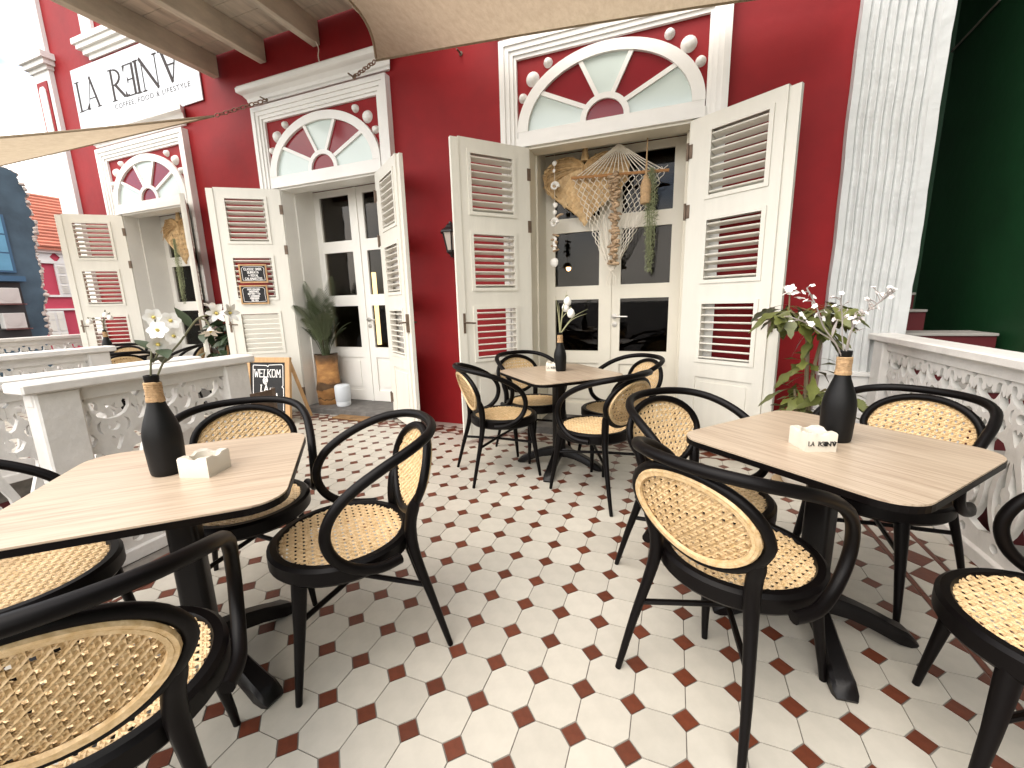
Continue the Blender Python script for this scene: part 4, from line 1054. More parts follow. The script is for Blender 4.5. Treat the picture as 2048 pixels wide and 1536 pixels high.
for (p, d) in (((-5.37, -2.17, 7.3), (-0.7, 0.0, 0.45)), ((-5.35, -2.22, 7.05), (0.7, 0.1, 0.35)), ((-5.1, -2.15, 7.32), (0.5, -0.2, -0.05))):
    link('leaf', dl, ms, (Vector(p)-B0)[:], orient(d))
ls = thing('lily_branch', B0+Vector((0.05, 0, 0)), 0, 'leaning stem of white trumpet lilies in the left table bottle', 'flowers')
B1 = B0+Vector((0.05, 0, 0))
stem(ls, B1, [(-5.34, -2.26, 6.6), (-5.23, -2.08, 7.05), (-5.12, -1.78, 7.42), (-5.08, -1.55, 7.72), (-4.98, -1.42, 7.9), (-4.8, -1.26, 7.97)], 0.019)
stem(ls, B1, [(-4.98, -1.42, 7.9), (-4.88, -1.34, 7.84), (-4.8, -1.34, 7.72)], 0.02)
for (p, d) in (((-4.72, -1.22, 7.98), (0.8, -0.4, 0.1)), ((-4.60, -1.08, 7.98), (0.7, 0.1, 0.05)), ((-4.80, -1.34, 7.72), (0.3, -0.2, -1.0)), ((-4.84, -1.2, 8.02), (-0.1, 0.2, 0.9))):
    f = link('blossom', lil, ls, (Vector(p)-B1)[:], Vector(d).to_track_quat('Z', 'Y').to_euler()); link('stamens', heart_me, f, (0, 0, 0.06))
for (p, d) in (((-5.08, -1.55, 7.7), (-0.35, -0.05, 0.7)), ((-5.2, -2.0, 7.15), (-0.6, 0.2, -0.1))): link('leaf', dl, ls, (Vector(p)-B1)[:], orient(d))
# right table: thin sprigs
B2 = Vector((8.06, 3.93, 6.5))
sp = thing('dried_sprigs', B2, 0, 'thin bare sprigs with tiny pale flowers in the right table bottle', 'flowers')
def spray(par, base, pts, n, r, me, m='grey_stem', spread=0.22):
    path = smooth_path([Vector(p) for p in pts], 6); stem(par, base, pts, r, m)
    for k in range(n):
        t = 0.62+0.38*k/max(1, n-1); p = path[min(len(path)-1, int(t*(len(path)-1)))]
        q = p+Vector((rb.uniform(-1, 1), rb.uniform(-1, 1), rb.uniform(-0.3, 1.2)))*spread*(0.5+t*0.6)
        MB().tube([p-Vector(base), (p+q)/2-Vector(base)+Vector((0, 0, 0.02)), q-Vector(base)], r*0.6, 4).build('twig', m, par)
        link('blossom', me, par, (q-Vector(base))[:], Vector((rb.uniform(-1, 1), rb.uniform(-1.2, 0.2), rb.uniform(0, 1))).to_track_quat('Z', 'Y').to_euler())
spray(sp, B2, [(8.03, 3.92, 6.55), (7.85, 3.88, 6.95), (7.58, 3.85, 7.32), (7.4, 3.9, 7.8), (7.21, 4.0, 8.2)], 10, 0.016, tinyw, spread=0.15)
spray(sp, B2, [(8.04, 3.9, 6.55), (7.8, 3.8, 6.98), (7.47, 3.67, 7.22), (7.2, 3.55, 7.42), (6.9, 3.42, 7.55)], 8, 0.015, tinyw, spread=0.15)
spray(sp, B2, [(8.08, 3.95, 6.55), (8.14, 4.1, 7.1), (8.42, 4.44, 7.52), (8.8, 4.75, 7.8), (9.2, 5.03, 8.08)], 16, 0.017, tinyf, spread=0.24)
spray(sp, B2, [(8.07, 3.94, 6.55), (8.0, 4.05, 7.1), (8.0, 4.18, 7.5), (7.93, 4.22, 7.95)], 10, 0.014, tinyf, spread=0.18)
spray(sp, B2, [(8.1, 3.96, 6.55), (8.2, 4.2, 7.2), (8.3, 4.4, 7.62)], 8, 0.013, tinyf, spread=0.2)
gl_ = leaf_mesh(0.42, 0.07, 'grey_stem', 0.15)
for (p, d) in (((8.16, 4.15, 7.15), (0.55, 0.2, 0.3)), ((7.75, 3.86, 7.1), (0.1, 0.1, 0.7))): link('leaf', gl_, sp, (Vector(p)-B2)[:], orient(d))
# middle table: drooping buds and grass
B3 = Vector((-0.66, 12.3, 6.4))
sb = thing('snowdrop_stems', B3, 0, 'drooping white buds and grass blades in the middle table bottle', 'flowers')
bud_me = MB().lathe([(0.02, 0.0), (0.13, -0.08), (0.19, -0.22), (0.17, -0.36), (0.10, -0.44), (0.05, -0.42)], 10).mesh('bud', 'petal', True)
for (x, y, z) in ((-0.36, 12.66, 8.28), (-0.46, 12.7, 8.0), (-0.16, 12.53, 7.72)):
    stem(sb, B3, [(-0.66, 12.3, 6.5), (-0.62, 12.4, 7.2), (x-0.12, y, z-0.1), (x-0.04, y, z+0.06), (x, y, z)], 0.018, 'grass_blade')
    link('bud', bud_me, sb, (Vector((x, y, z))-B3)[:], (0.15, 0.1, 0))
for e in ((-0.95, 12.6, 8.32), (-0.42, 12.75, 8.6), (0.6, 12.74, 7.67), (0.58, 12.59, 7.46), (-0.88, 12.62, 7.7), (-0.75, 12.4, 8.0)):
    p0 = Vector((-0.66, 12.3, 6.5)); e = Vector(e); md = p0+(e-p0)*0.45+Vector((0, 0, 0.25))
    MB().tube([q-B3 for q in smooth_path([p0, md, e], 6)], [0.03*(1-0.9*k/12) for k in range(13)], 4).build('grass_blade', 'grass_blade', sb)
B4 = Vector((-37.4, 12, 6.4))
fb = thing('snowdrop_stems', B4, 0, 'small white buds on thin stems in the far terrace bottle', 'flowers')
for (x, y, z) in ((-37.0, 12.1, 8.2), (-36.7, 12.2, 8.0), (-38.3, 11.6, 7.7)):
    stem(fb, B4, [(-37.4, 12, 6.5), (-37.3, 12, 7.4), (x, y, z+0.1), (x+0.05, y, z)], 0.025, 'flower_stem'); link('bud', bud_me, fb, (Vector((x, y, z))-B4)[:])

# ================================================================== PLANTS
# potted plant by the right shutter
PB = Vector((9.85, 12.7, 0))
pt = thing('plant_pot', PB, 0, 'round white plant pot on a saucer under the right table', 'pot')
MB().lathe([(0.62, 0.10), (0.70, 0.16), (0.82, 0.5), (0.95, 1.1), (1.0, 1.5), (1.03, 1.52), (1.03, 1.66), (0.92, 1.66), (0.90, 1.45)], 28).build('bowl', 'pot_white', pt, smooth=True)
MB().lathe([(0.85, 0.0), (0.98, 0.02), (1.08, 0.12), (1.02, 0.14), (0.9, 0.09)], 28).build('saucer', 'saucer', pt, smooth=True)
MB().lathe([(0.9, 1.46), (0.5, 1.50), (0.05, 1.52)], 20).build('soil', 'stone_sill', pt)
gp = thing('leafy_shrub', PB+Vector((0, 0, 1.5)), 0, 'leafy green potted shrub with spoon-shaped leaves and white flowers by the right shutter', 'plant')
GB = PB+Vector((0, 0, 1.5)); rp = random.Random(21)
spoon = lambda t: 0.13 if t < 0.38 else (0.20+0.5*(t-0.38)/0.3 if t < 0.68 else (1.15 if t < 0.82 else (0.62 if t < 0.9 else max(0.02, 0.75*(1-(t-0.9)/0.1)))))
lfs = [leaf_mesh(1.30, 0.46, 'plant_leaf', 0.55, 14, prof=spoon), leaf_mesh(1.10, 0.40, 'plant_leaf', 0.95, 14, prof=spoon), leaf_mesh(0.85, 0.34, 'plant_leaf', 0.4, 14, prof=spoon)]
stems = [[(9.8, 12.7, 1.5), (9.72, 12.72, 3.2), (9.62, 12.7, 5.2), (9.5, 12.62, 6.3), (9.1, 12.5, 7.1), (8.75, 12.45, 7.5)], [(9.9, 12.75, 1.5), (9.84, 12.75, 3.2), (9.86, 12.7, 5.0), (10.0, 12.6, 6.4), (10.1, 12.6, 7.5)], [(10.1, 12.6, 1.5), (10.5, 12.45, 2.8), (10.7, 12.4, 4.0)], [(9.6, 12.8, 1.5), (9.45, 12.8, 3.0), (9.3, 12.8, 4.2)]]
for sx_ in stems: stem(gp, GB, sx_, [0.10-0.055*k/((len(sx_)-1)*4) for k in range((len(sx_)-1)*4+1)], 'plant_stem')
def whorl(c, n, tilt, sel=(0, 1)):
    for k in range(n):
        a = 2*pi*k/n+rp.uniform(-0.3, 0.3); up = rp.uniform(-0.15, 0.6)+tilt
        o = link('leaf', lfs[rp.choice(sel)], gp, (Vector(c)-GB+Vector((rp.uniform(-.1, .1), rp.uniform(-.1, .1), rp.uniform(-.25, .2))))[:], orient((cos(a), sin(a), up), rp.uniform(-0.5, 0.5)))
        q = rp.uniform(0.75, 1.2); o.scale = (q, q, q)
for c, n, tl in (((8.75, 12.45, 7.5), 26, -0.2), ((10.1, 12.6, 7.5), 30, -0.1), ((9.7, 12.7, 6.8), 16, 0.1), ((10.0, 12.6, 6.9), 14, -0.2)): whorl(c, n, tl)
for c, n, tl in (((9.6, 12.7, 5.4), 9, 0.0), ((9.86, 12.7, 5.0), 8, 0.1), ((9.3, 12.8, 4.3), 9, 0.1), ((10.7, 12.4, 4.1), 14, 0.1), ((9.7, 12.7, 4.0), 10, 0.1), ((9.75, 12.7, 3.0), 8, 0.2), ((10.55, 12.45, 3.2), 8, 0.2), ((9.4, 12.8, 3.2), 8, 0.2)): whorl(c, n, tl, (1, 2))
wf = flower_mesh(5, 0.21, 0.17, 0.3)
for (x, y, z) in ((8.55, 12.35, 8.25), (8.72, 12.4, 8.3), (8.9, 12.45, 8.2), (8.65, 12.5, 8.12), (8.8, 12.3, 8.1), (9.05, 12.4, 7.9)):
    link('flower', wf, gp, (Vector((x, y, z))-GB)[:], Vector((rp.uniform(-.6, .6), rp.uniform(-1, 0), 0.6)).to_track_quat('Z', 'Y').to_euler())
stem(gp, GB, [(8.75, 12.45, 7.4), (8.72, 12.42, 7.8), (8.7, 12.4, 8.15)], 0.03, 'plant_stem')
# palm in a log planter inside the middle doorway
LB = Vector((-21.5, 18.35, 0.42))
lg = thing('log_planter', LB, 0, 'hollow tree-trunk planter with scorched bands in the middle doorway', 'planter')
rl = random.Random(9); prof = []; vs = []; fs = []; nn = 28; lv = 18
for i in range(lv+1):
    z = 4.0*i/lv
    for k in range(nn):
        a = 2*pi*k/nn; r = 0.86+0.05*sin(3*a+1)+0.03*sin(5*a+z)+0.05*sin(z*1.6)+rl.uniform(-0.012, 0.012)+(0.05 if i in (5, 6) else 0)
        vs.append((r*cos(a), r*sin(a), z+(0.06*sin(2*a) if i == lv else 0)))
for i in range(lv):
    for k in range(nn): fs.append([i*nn+k, i*nn+(k+1) % nn, (i+1)*nn+(k+1) % nn, (i+1)*nn+k])
o0 = len(vs)
for k in range(nn): a = 2*pi*k/nn; vs.append((0.66*cos(a), 0.66*sin(a), 3.96))
for k in range(nn): a = 2*pi*k/nn; vs.append((0.6*cos(a), 0.6*sin(a), 3.6))
for k in range(nn): fs.append([lv*nn+k, lv*nn+(k+1) % nn, o0+(k+1) % nn, o0+k]); fs.append([o0+k, o0+(k+1) % nn, o0+nn+(k+1) % nn, o0+nn+k])
fs.append([o0+nn+k for k in range(nn)])
MB().add(vs, fs).build('trunk', 'log_bark', lg, smooth=True)
PBm = LB+Vector((0, 0, 3.6))
pm = thing('parlour_palm', PBm, 0, 'dark green feathery palm standing in the tree-trunk planter', 'palm')
def frond(L, bend, n=30):
    mb = MB(); pts = []
    for i in range(n+1):
        t = i/n; pts.append(Vector((bend*L*(0.25*t+0.75*t*t), 0, L*(t-0.45*bend*t*t*t))))
    mb.tube(pts, [0.04*(1-0.75*i/n) for i in range(n+1)], 5)
    for i in range(int(n*0.34), n+1):
        t = i/n; p = pts[i]; tg = (pts[min(n, i+1)]-pts[max(0, i-1)]).normalized()
        ll = 1.15*sin(pi*min(1, (t-0.30)/0.70*0.80+0.16))+0.12
        for s_ in (-1, 1):
            d = (tg*0.85+Vector((0, s_*0.75, 0.0))).normalized()*ll
            w_ = tg*0.05; e = p+d+Vector((0.05, 0, -0.12*ll)); m_ = p+d*0.5
            mb.add([p-w_, p+w_, m_+w_*1.1, m_-w_*1.1, e], [[0, 1, 2, 3], [3, 2, 4]])
    return mb.mesh('frond', 'palm_leaf')
fr_me = [frond(6.4, 0.10), frond(6.0, 0.30), frond(5.2, 0.48)]
rf_ = random.Random(4)
for k in range(26):
    a = k*2.4+rf_.uniform(-0.3, 0.3); me = fr_me[k % 3]; sc = rf_.uniform(0.75, 1.05)
    if sin(a) > 0.5: sc *= 0.7
    o = link('frond', me, pm, (0.2*cos(a), 0.2*sin(a), 0), (rf_.uniform(-0.06, 0.06), rf_.uniform(0.0, 0.08), a)); o.scale = (sc, sc, sc)
for k in range(4):
    a = k*1.6; MB().tube([(0.15*cos(a), 0.15*sin(a), 0), (0.2*cos(a), 0.2*sin(a), 1.0), (0.3*cos(a), 0.3*sin(a), 2.2)], [0.10, 0.08, 0.05], 6).build('cane_stem', 'palm_stem', pm)
# dark bush on a stand between the far left door and the middle door
DB = Vector((-28.3, 15.6, 0))
db = thing('dark_bush', DB, 0, 'dark leafy bush beside the left leaf of the middle door shutters', 'plant')
for sx_ in ([(-28.3, 15.6, 2.8), (-28.3, 15.5, 5.0), (-28.6, 15.4, 7.0)], [(-28.2, 15.6, 2.8), (-27.9, 15.4, 5.0), (-27.7, 15.2, 6.6)]): stem(db, DB, sx_, 0.08, 'palm_stem')
bl = leaf_mesh(1.0, 0.5, 'dark_leaf', 0.35, 6)
for k in range(110):
    c = Vector((-28.3+rp.gauss(0, 0.8), 15.4+rp.gauss(0, 0.5), 6.0+rp.gauss(0, 1.0)))
    o = link('leaf', bl, db, (c-DB)[:], orient((rp.uniform(-1, 1), rp.uniform(-1, 0.3), rp.uniform(-0.6, 0.5)), rp.uniform(-1, 1)))
ps = thing('plant_stand', DB, 0, 'brown wooden plant stand under the dark bush', 'stand')
for x in (-0.7, -0.2, 0.3, 0.8): MB().box(x-0.1, x+0.1, -0.6, -0.5, 0.0, 5.4).build('slat', 'bar_wood', ps)
MB().box(-0.9, 1.0, -0.5, 0.6, 2.5, 2.8).build('shelf', 'bar_wood', ps)
for x in (-0.8, 0.85):
    MB().box(x-0.08, x+0.08, 0.4, 0.58, 0, 2.5).build('leg', 'bar_wood', ps)

# ================================================================== SMALL THINGS AROUND THE MIDDLE DOOR
spk = thing('speaker', (-19.62, 17.75, 0.42), 0, 'pale blue-grey cylindrical speaker beside the tree-trunk planter', 'speaker')
MB().lathe([(0.54, 0.42), (0.57, 0.46), (0.59, 1.5), (0.56, 1.64), (0.48, 1.70), (0.1, 1.71)], 28).build('body', 'speaker', spk, smooth=True)
MB().lathe([(0.40, 0), (0.50, 0.04), (0.545, 0.18), (0.55, 0.40), (0.5, 0.42)], 28).build('base', 'speaker_base', spk, smooth=True)
dm_ = thing('doormat', (-16.7, 16.2, 0), radians(-2), 'brown coir doormat on the tiles before the middle door', 'doormat')
MB().bevel_box(-2.2, 2.2, -0.62, 0.5, 0.002, 0.10, 0.03).build('mat', 'coir', dm_)
fm = MB()
for k in range(40): x = -2.15+4.3*k/39; fm.box(x-0.015, x+0.015, 0.5, 0.58, 0.02, 0.05)
tag(fm.build('fringe', 'coir', dm_), kind='stuff')
# A-frame chalkboard
AB = Vector((-22.4, 13.3, 0)); AR = radians(9)
af = thing('chalkboard_easel', AB, AR, 'standing pine A-frame chalkboard with welcome writing by the short railing', 'chalkboard')
tiltm = Matrix.Rotation(radians(9), 4, 'X')
def afp(mb, n, m, kind=None): return mb.xf(Matrix.Translation((0, 0, 0)) @ Matrix.Rotation(radians(-9), 4, 'X')).build(n, m, af)
W2, Ht = 1.82, 4.75
afp(MB().box(-W2, -W2+0.36, -0.12, 0.1, 0, Ht-0.36), 'frame_stile', 'pine'); afp(MB().box(W2-0.36, W2, -0.12, 0.1, 0, Ht-0.36), 'frame_stile', 'pine')
afp(MB().box(-W2, W2, -0.121, 0.101, Ht-0.36, Ht), 'frame_rail', 'pine'); afp(MB().box(-W2+0.36, W2-0.36, -0.12, 0.1, 0.5, 0.8), 'frame_rail', 'pine')
afp(MB().box(-W2+0.36, W2-0.36, -0.04, 0.06, 0.8, Ht-0.36), 'slate', 'slate')
ck = MB(); 
stroke_text(ck, 'WELKOM', -1.13, 3.35, 0.52, 0.056, -0.045, serif=0.07, gap=1.25, slant=0.04, wide=0.78)
stroke_text(ck, '@', -0.4, 2.86, 0.42, 0.075, -0.045)
stroke_text(ck, 'LA', -0.62, 2.30, 0.46, 0.075, -0.045, serif=0.07, gap=0.7)
stroke_text(ck, '<', 0.16, 2.26, 0.42, 0.05, -0.045)
stroke_text(ck, 'REINA', -0.98, 1.62, 0.56, 0.062, -0.045, serif=0.08, gap=1.3, wide=0.85)
bd = [(-1.26, 0.95), (-1.24, 4.12), (-1.2, 4.2), (-0.1, 4.17), (0.0, 4.08), (0.1, 4.2), (1.15, 4.24), (1.24, 4.15), (1.24, 2.75), (1.15, 2.65), (1.27, 2.55), (1.26, 0.95)]
for i in range(len(bd)-1):
    a, b = Vector(bd[i]), Vector(bd[i+1]); d = (b-a).normalized(); n_ = Vector((-d.y, d.x))*0.025
    ck.prism([(a+n_)[:], (b+n_)[:], (b-n_)[:], (a-n_)[:]], 'y', -0.052-0.0006*i, -0.04)
tag(afp(ck, 'chalk_writing', 'chalk'), kind='stuff')
for s_ in (-1, 1):
    MB().tube([(s_*(W2-0.16), 0.75, Ht-0.25), (s_*(W2-0.14), 2.3, 0.03)], 0.17, 4).build('rear_leg', 'pine', af)
pl_ = thing('hinge_plate', (-12.05, 4.9, 4.2), 0, 'rusty metal gate plate on the end post of the short railing', 'plate')
MB().box(0.36, 0.42, -0.55, 0.45, -0.45, 0.45).tube([(0.39, 0.5, -0.5), (0.39, 0.5, 0.5)], 0.09, 8).build('plate', 'rust_metal', pl_)
# two small chalkboards hung on the shutter of the middle door
hin = Vector((CS[1]-OH, 16.92, 0)); da = radians(-144.9); dirv = Vector((cos(da), sin(da), 0)); nrm = Vector((-dirv.y, dirv.x, 0))
if nrm.y > 0: nrm = -nrm
def menu(xc, z0, z1, lines, label):
    c = hin+dirv*xc+nrm*0.24+Vector((0, 0, z0)); 
    rz = atan2(-dirv.y, -dirv.x)
    t = thing('menu_board', c, rz, label, 'chalkboard', 'small chalkboards on the shutter'); w_ = 0.92; h = z1-z0
    MB().box(-w_, w_, -0.06, 0.02, 0, 0.1).box(-w_, w_, -0.06, 0.02, h-0.1, h).box(-w_, -w_+0.1, -0.06, 0.02, 0.1, h-0.1).box(w_-0.1, w_, -0.06, 0.02, 0.1, h-0.1).build('frame', 'pine', t)
    MB().box(-w_+0.1, w_-0.1, -0.02, 0.015, 0.1, h-0.1).build('slate', 'slate', t)
    k_ = MB(); n = len(lines); hh = (h-0.42)/n
    for i, s_ in enumerate(lines):
        wl = sum((max(p[0] for l in FONT[ch] for p in l)*0.8+1.1) if ch != ' ' else 2.4 for ch in s_)*hh*0.68/6
        stroke_text(k_, s_, -wl/2, h-0.22-hh*(i+0.9), hh*0.68, 0.028, -0.024, gap=1.1, wide=0.8)
    fr_ = [(-0.72, 0.2), (-0.74, h-0.3), (-0.62, h-0.18), (0.0, h-0.15), (0.62, h-0.18), (0.74, h-0.3), (0.70, h*0.5), (0.74, 0.2), (0.3, 0.16), (0, 0.2), (-0.3, 0.16), (-0.72, 0.2)]
    for i in range(len(fr_)-1):
        a, b = Vector(fr_[i]), Vector(fr_[i+1]); d = (b-a).normalized(); n_ = Vector((-d.y, d.x))*0.013
        k_.prism([(a+n_)[:], (b+n_)[:], (b-n_)[:], (a-n_)[:]], 'y', -0.028-0.0006*i, -0.02)
    tag(k_.build('chalk_writing', 'chalk', t), kind='stuff')
menu(2.41, 10.0, 11.32, ['CLASSIC SMOK', 'BURRATA', '+ ROYAL', 'CALAMARITOS'], 'upper of the two small chalkboards hung on the shutter louvres')
menu(2.53, 8.47, 9.84, ['POTE CEN GOU', 'SMOOTHIES', 'BUTTER + TIA', '+ LEMONADE', 'HOMEMADE', 'ICE TEA'], 'lower of the two small chalkboards hung on the shutter louvres')
# wall lantern
lt = thing('wall_lantern', (-8.4, 17.05, 11.0), 0, 'black carriage lantern with frosted panes on the red wall between the doors', 'lantern')
MB().lathe([(0.10, 1.95), (0.12, 1.85), (0.30, 1.72), (0.36, 1.62), (0.66, 1.42), (0.70, 1.32), (0.60, 1.30)], 6, (0, -0.95, 0)).build('cap', 'lantern_black', lt)
for k in range(6):
    a0, a1 = 2*pi*k/6, 2*pi*(k+1)/6
    q = [(0.54*cos(a0), 0.54*sin(a0)-0.95, 1.30), (0.54*cos(a1), 0.54*sin(a1)-0.95, 1.30), (0.30*cos(a1), 0.30*sin(a1)-0.95, 0.28), (0.30*cos(a0), 0.30*sin(a0)-0.95, 0.28)]
    MB().add(q+[(x, y+0.0, z) for x, y, z in [(p[0]*0.94, (p[1]+0.95)*0.94-0.95, p[2]) for p in q]], [[0,1,2,3],[7,6,5,4],[0,4,5,1],[1,5,6,2],[2,6,7,3],[3,7,4,0]]).build('pane', 'frosted', lt)
    MB().tube([q[0], q[3]], 0.045, 5).build('bar', 'lantern_black', lt)
MB().lathe([(0.03, -0.12), (0.10, -0.05), (0.16, 0.05), (0.34, 0.18), (0.36, 0.28), (0.28, 0.30)], 6, (0, -0.95, 0)).build('base', 'lantern_black', lt)
MB().bevel_box(-0.25, 0.25, -0.12, 0.0, 0.0, 1.2, 0.04).tube([(0, -0.1, 0.2), (0, -0.45, -0.12), (0, -0.95, -0.05)], 0.06, 6).build('bracket', 'lantern_black', lt)

# ================================================================== HANGING DECORATION IN THE DOORWAYS
def inside_poly(poly, x, y):
    c = False; n = len(poly)
    for i in range(n):
        x0, y0 = poly[i-1]; x1, y1 = poly[i]
        if (y0 > y) != (y1 > y) and x < (x1-x0)*(y-y0)/(y1-y0)+x0: c = not c
    return c
def heart_fan(pos, wx, hz, label, seed):
    r = random.Random(seed); t = thing('heart_fan', pos, 0, label, 'fan', 'woven straw heart fans')
    hp_ = [(16*sin(q)**3/32*wx, (13*cos(q)-5*cos(2*q)-2*cos(3*q)-cos(4*q)-11.9)/29*hz) for q in [2*pi*k/60 for k in range(60)]]
    mb = MB(); p = 0.27; n = 16; c = cos(radians(52)); s_ = sin(radians(52))
    for i in range(-n, n):
        for j in range(-n*2, n):
            a, b = (i+0.5)*p, (j+0.5)*p
            x, z = a*c-b*c, a*s_+b*s_
            if not inside_poly(hp_, x, z): continue
            over = (i+j) % 2
            d1 = Vector((c, 0, s_)); d2 = Vector((-c, 0, s_)); dd, ee = (d1, d2) if over else (d2, d1)
            L_, W_ = p*0.74, p*0.47; y = -0.10+r.uniform(-0.012, 0.012)-0.25*(1-abs(x)/wx*2)*0.3
            ctr = Vector((x, y, z)); yv = Vector((0, 1, 0))
            q = [ctr-dd*L_-ee*W_+yv*0.03, ctr-dd*L_+ee*W_+yv*0.03, ctr-ee*W_-yv*0.025, ctr+ee*W_-yv*0.025, ctr+dd*L_-ee*W_+yv*0.03, ctr+dd*L_+ee*W_+yv*0.03]
            mb.add(q, [[0, 1, 3, 2], [2, 3, 5, 4]])
    tag(mb.build('woven_strips', 'straw', t), kind='stuff')
    MB().tube([(x, -0.08+r.uniform(-0.02, 0.02), z) for x, z in hp_], 0.085, 5, closed=True).build('rim', 'straw', t, smooth=True)
    fb_ = MB()
    for k in range(120):
        q = r.uniform(-1.75, 1.75); x0 = 16*sin(q)**3/32*wx; z0 = (13*cos(q)-5*cos(2*q)-2*cos(3*q)-cos(4*q)-11.9)/29*hz
        e = r.uniform(0.75, 1.04); a = Vector((0, -0.16, -0.62)); b = Vector((x0*e, -0.20+r.uniform(-.05, .05), -0.62+(z0+0.62)*e)); m_ = a+(b-a)*0.5+Vector((0, -0.06, 0.12))
        d = Vector((x0, 0, -0.3)).normalized()
        fb_.tube(smooth_path([a, m_, b, b+d*r.uniform(0.05, 0.16)+Vector((0, 0, -r.uniform(0.1, 0.4)))], 3), 0.024, 3)
    tag(fb_.build('fibres', 'straw', t), kind='stuff')
    MB().tube([(0, -0.1, -0.3), (0, -0.12, 0.2), (0.02, -0.1, 0.65)], [0.28, 0.16, 0.13], 8).build('handle', 'straw', t, smooth=True)
    return t
def moss(pos, L, W, label, seed, n=900):
    r = random.Random(seed); t = thing('hanging_moss', pos, 0, label, 'hanging plant', 'hanging moss strands'); mb = MB()
    for k in range(14):
        x, y = r.uniform(-W/2, W/2)*0.7, r.uniform(-W/2, W/2)*0.5; l_ = L*r.uniform(0.7, 1)
        mb.tube([(x*0.3, y*0.3, 0), (x, y, -l_*0.4), (x*0.8+r.uniform(-.1, .1), y, -l_)], 0.014, 3)
    for k in range(n):
        f = r.random(); z = -L*f; w_ = W*(0.35+0.65*sin(pi*min(1, f*0.9+0.12)))/2
        p = Vector((r.uniform(-w_, w_), r.uniform(-w_, w_)*0.7, z)); d = Vector((r.uniform(-1, 1), r.uniform(-1, 0.6), r.uniform(-1.1, 0.5))).normalized()*r.uniform(0.12, 0.26)
        sd_ = d.cross(Vector((r.random(), r.random(), r.random()))).normalized()*0.018
        mb.add([p-sd_, p+sd_, p+d], [[0, 1, 2]])
    tag(mb.build('strands', 'moss', t), kind='stuff'); return t
heart_fan((-0.80, 18.9, 16.35), 4.9, 3.85, 'large heart-shaped woven straw fan hanging in the right doorway', 2)
DV = 18.35
# hammock net
hb = thing('hammock_net', (1.17, DV, 16.6), 0, 'white hammock netting on a wooden spreader bar hanging in the right doorway', 'net')
barA, barB = Vector((-1.5-1.17, 0, 15.10-16.6)), Vector((3.85-1.17, 0, 14.86-16.6))
MB().tube([barA, barB], 0.085, 8).build('spreader_bar', 'bar_wood', hb, smooth=True)
cords = MB()
for k in range(17):
    e = barA+(barB-barA)*(0.04+0.92*k/16)
    cords.tube([(0, 0, -0.02), (e.x*0.5, rp.uniform(-.05, .05), e.z*0.55+0.02), e], 0.026, 4)
cords.tube([(0, 0, -0.1), (0.0, 0, 0.14)], 0.06, 6)
tag(cords.build('cords', 'rope_white', hb), kind='stuff')
net = MB(); ncol, nrow = 26, 46
def netp(i, r):
    f = r/nrow; z = -1.55-f*5.3; shrink = (1-f)**0.85
    l_, r_ = -2.5*shrink-0.28*f-0.05, 2.5*shrink-0.28*f+0.05
    o = 0.5*((r//2+i) % 2)*1.0
    base = i+(0.32 if ((r+1)//2+i) % 2 else -0.32)
    x = l_+(r_-l_)*(base/(ncol-1)); return Vector((x, 0.05*sin(i*1.7+f*5), z+0.05*(x*0.3)))
for i in range(ncol): net.tube([netp(i, r) for r in range(nrow+1)], 0.021, 3)
for k in range(5): net.tube([(-0.3, 0, -6.8), (-0.3+0.12*k-0.2, 0, -7.2), (-0.34+0.1*k-0.2, 0, -7.7)], 0.02, 3)
tag(net.build('netting', 'rope_white', hb), kind='stuff')
# driftwood garland
gd = thing('driftwood_garland', (1.05, 18.1, 15.0), 0, 'vertical garland of driftwood chips hanging in front of the net', 'garland')
MB().tube([(0, 0, 0.0), (0, 0, -4.95)], 0.02, 4).build('string', 'rope_white', gd)
dw = [MB().bevel_box(-0.36, 0.36, -0.10, 0.10, -0.07, 0.07, 0.05).mesh('chip', 'driftwood', True), MB().tube(smooth_path([(-0.4, 0, 0.02), (-0.1, 0.05, -0.03), (0.2, -0.04, 0.05), (0.42, 0, 0)], 3), [0.03, 0.06, 0.08, 0.09, 0.09, 0.09, 0.08, 0.07, 0.05, 0.03], 6).mesh('chip', 'driftwood', True), MB().lathe([(0.02, -0.11), (0.15, -0.05), (0.2, 0.02), (0.12, 0.1), (0.02, 0.12)], 9).mesh('chip', 'driftwood', True)]
z = 0.0
for k in range(50):
    o = link('chip', dw[rp.choice((0, 0, 1, 2))], gd, (rp.uniform(-.1, .1), rp.uniform(-.06, .06), z), (rp.uniform(-.35, .35), rp.uniform(-.4, .4), rp.uniform(-1.2, 1.2))); q = rp.uniform(0.6, 1.05); o.scale = (q, 1, q*1.2); z -= 0.099
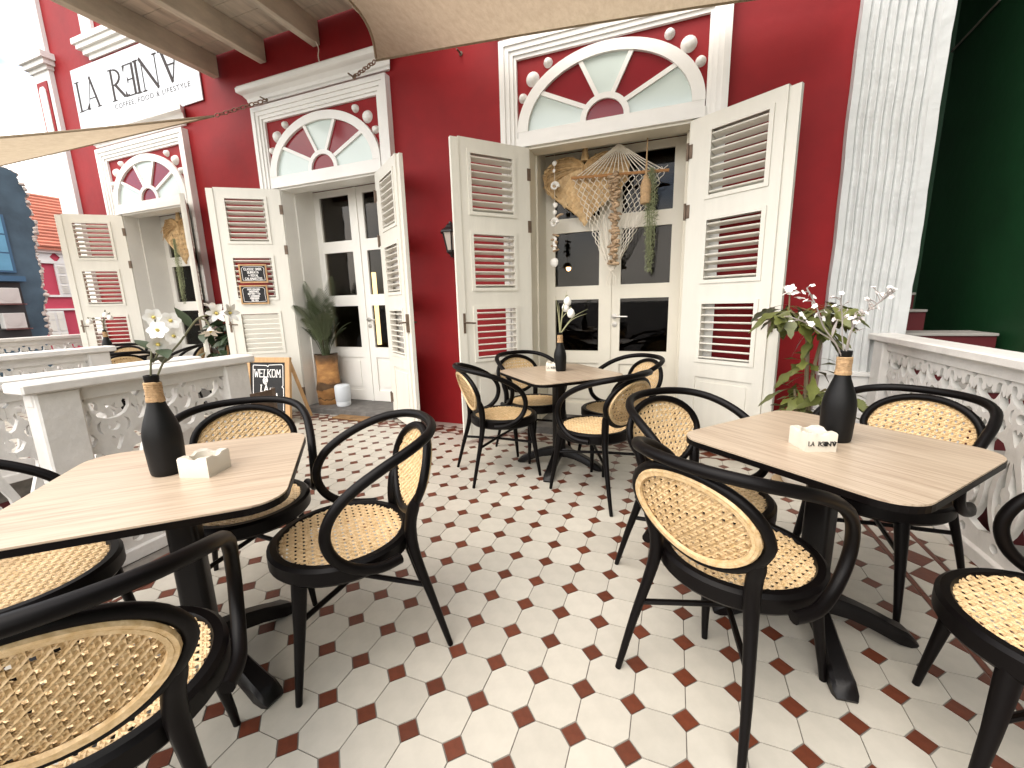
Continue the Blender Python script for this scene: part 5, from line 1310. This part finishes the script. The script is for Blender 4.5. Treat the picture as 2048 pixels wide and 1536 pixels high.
# shell string
ss = thing('shell_string', (-2.5, 18.3, 16.75), 0, 'string of white shells hanging at the left of the right doorway', 'garland')
MB().tube([(0, 0, 0), (0, 0, -6.4)], 0.013, 4).build('string', 'rope_white', ss)
shm = MB().lathe([(0.02, -0.30), (0.2, -0.2), (0.29, 0.0), (0.27, 0.16), (0.14, 0.26), (0.02, 0.22)], 12).xf(Matrix.Scale(0.45, 4, (0, 1, 0))).mesh('shell', 'shell', True)
sht = MB().tube([(0.28*cos(a)*(1-a/14), 0.0, 0.28*sin(a)*(1-a/14)) for a in [k*0.42 for k in range(20)]], [0.13-0.005*k for k in range(20)], 7).mesh('shell', 'shell', True)
for (dz, m_, q) in ((-0.75, shm, .5), (-1.15, shm, .35), (-2.0, sht, .8), (-3.05, shm, .55), (-3.45, shm, .45), (-4.05, sht, .9), (-5.0, shm, .5), (-5.2, shm, .4), (-5.4, shm, .45), (-5.6, shm, .4), (-6.35, shm, .95)):
    o = link('shell', m_, ss, (rp.uniform(-.04, .04), -0.05, dz), (0, rp.uniform(-.4, .4), rp.uniform(-.4, .4))); o.scale = (q, q, q)
link('chip', dw[1], ss, (0.1, 0, -3.75), (0, -0.35, 0)).scale = (1.1, 1, 1)
for k in range(5): link('chip', dw[0], ss, (0.06*(-1)**k, 0, -4.75-k*0.22), (0.2, 0.3*(-1)**k, k)).scale = (0.6, 1, 0.8)
# jute wrapped bottle
jb = thing('jute_bottle', (2.70, 18.0, 13.2), 0, 'jute-wrapped bottle hanging by a cord in the right doorway', 'bottle')
MB().lathe([(0.24, 0), (0.28, 0.05), (0.29, 0.35), (0.26, 0.42), (0.29, 0.5), (0.29, 0.95), (0.22, 1.2), (0.14, 1.3), (0.13, 1.45), (0.05, 1.46)], 16).build('body', 'twine', jb, smooth=True)
MB().tube([(0, 0, 1.4), (0, 0, 2.4), (0.02, 0, 3.5)], [0.06, 0.04, 0.03], 6).build('cord', 'twine', jb)
moss((3.0, 18.0, 15.0), 5.4, 0.62, 'pale green hanging moss beside the jute bottle in the right doorway', 8, 1300)
heart_fan((-36.9, 18.7, 16.2), 4.6, 3.9, 'heart-shaped woven straw fan hanging in the far left doorway', 6)
moss((-37.0, 18.0, 14.4), 5.6, 0.7, 'green hanging moss below the straw heart in the far left doorway', 12, 700)

# thin cable hanging from a joist to the cornice of the middle door
cb = thing('hanging_cable', (-17.6, 16.5, 24.7), 0, 'thin pale cable dangling from a deck joist above the middle door', 'cable')
MB().tube(smooth_path([(0, 0, 0), (0.12, 0.05, -0.4), (0.08, 0.0, -0.8), (0.2, -0.1, -1.2)], 4), 0.03, 5).build('cord', 'rope_white', cb)

# lit lamps seen through the glazed doors
def emis(name, col, st):
    m = bpy.data.materials.new(name); m.use_nodes = True; b = m.node_tree.nodes['Principled BSDF']
    b.inputs['Base Color'].default_value = (*col, 1); b.inputs['Emission Color'].default_value = (*col, 1); b.inputs['Emission Strength'].default_value = st; MATS[name] = m
emis('warm_tube', (1.0, 0.80, 0.42), 1.6); emis('warm_bulb', (1.0, 0.62, 0.25), 6.0)
tl_ = thing('tube_lamp', (-18.75, 21.5, 6.6), 0, 'glowing upright tube lamp behind the right leaf of the middle glazed door', 'lamp')
MB().tube([(0, 0, -1.7), (0, 0, 4.2)], 0.24, 10).build('tube', 'warm_tube', tl_)
pd = thing('pendant_lamp', (-3.55, 25, 10.5), 0, 'dark pendant lamp with a small lit bulb behind the right glazed door', 'lamp')
MB().lathe([(0.06, 0.9), (0.12, 0.85), (0.5, 0.45), (0.62, 0.1), (0.56, 0.1), (0.1, 0.7)], 18).build('lamp_shade', 'lantern_black', pd, smooth=True)
MB().lathe([(0.03, -0.12), (0.16, -0.02), (0.19, 0.12), (0.08, 0.28)], 12, (0.3, 0, -0.05)).build('bulb', 'warm_bulb', pd, smooth=True)
MB().tube([(0, 0, 0.9), (0, 0, 9.4)], 0.03, 5).build('cord', 'lantern_black', pd)
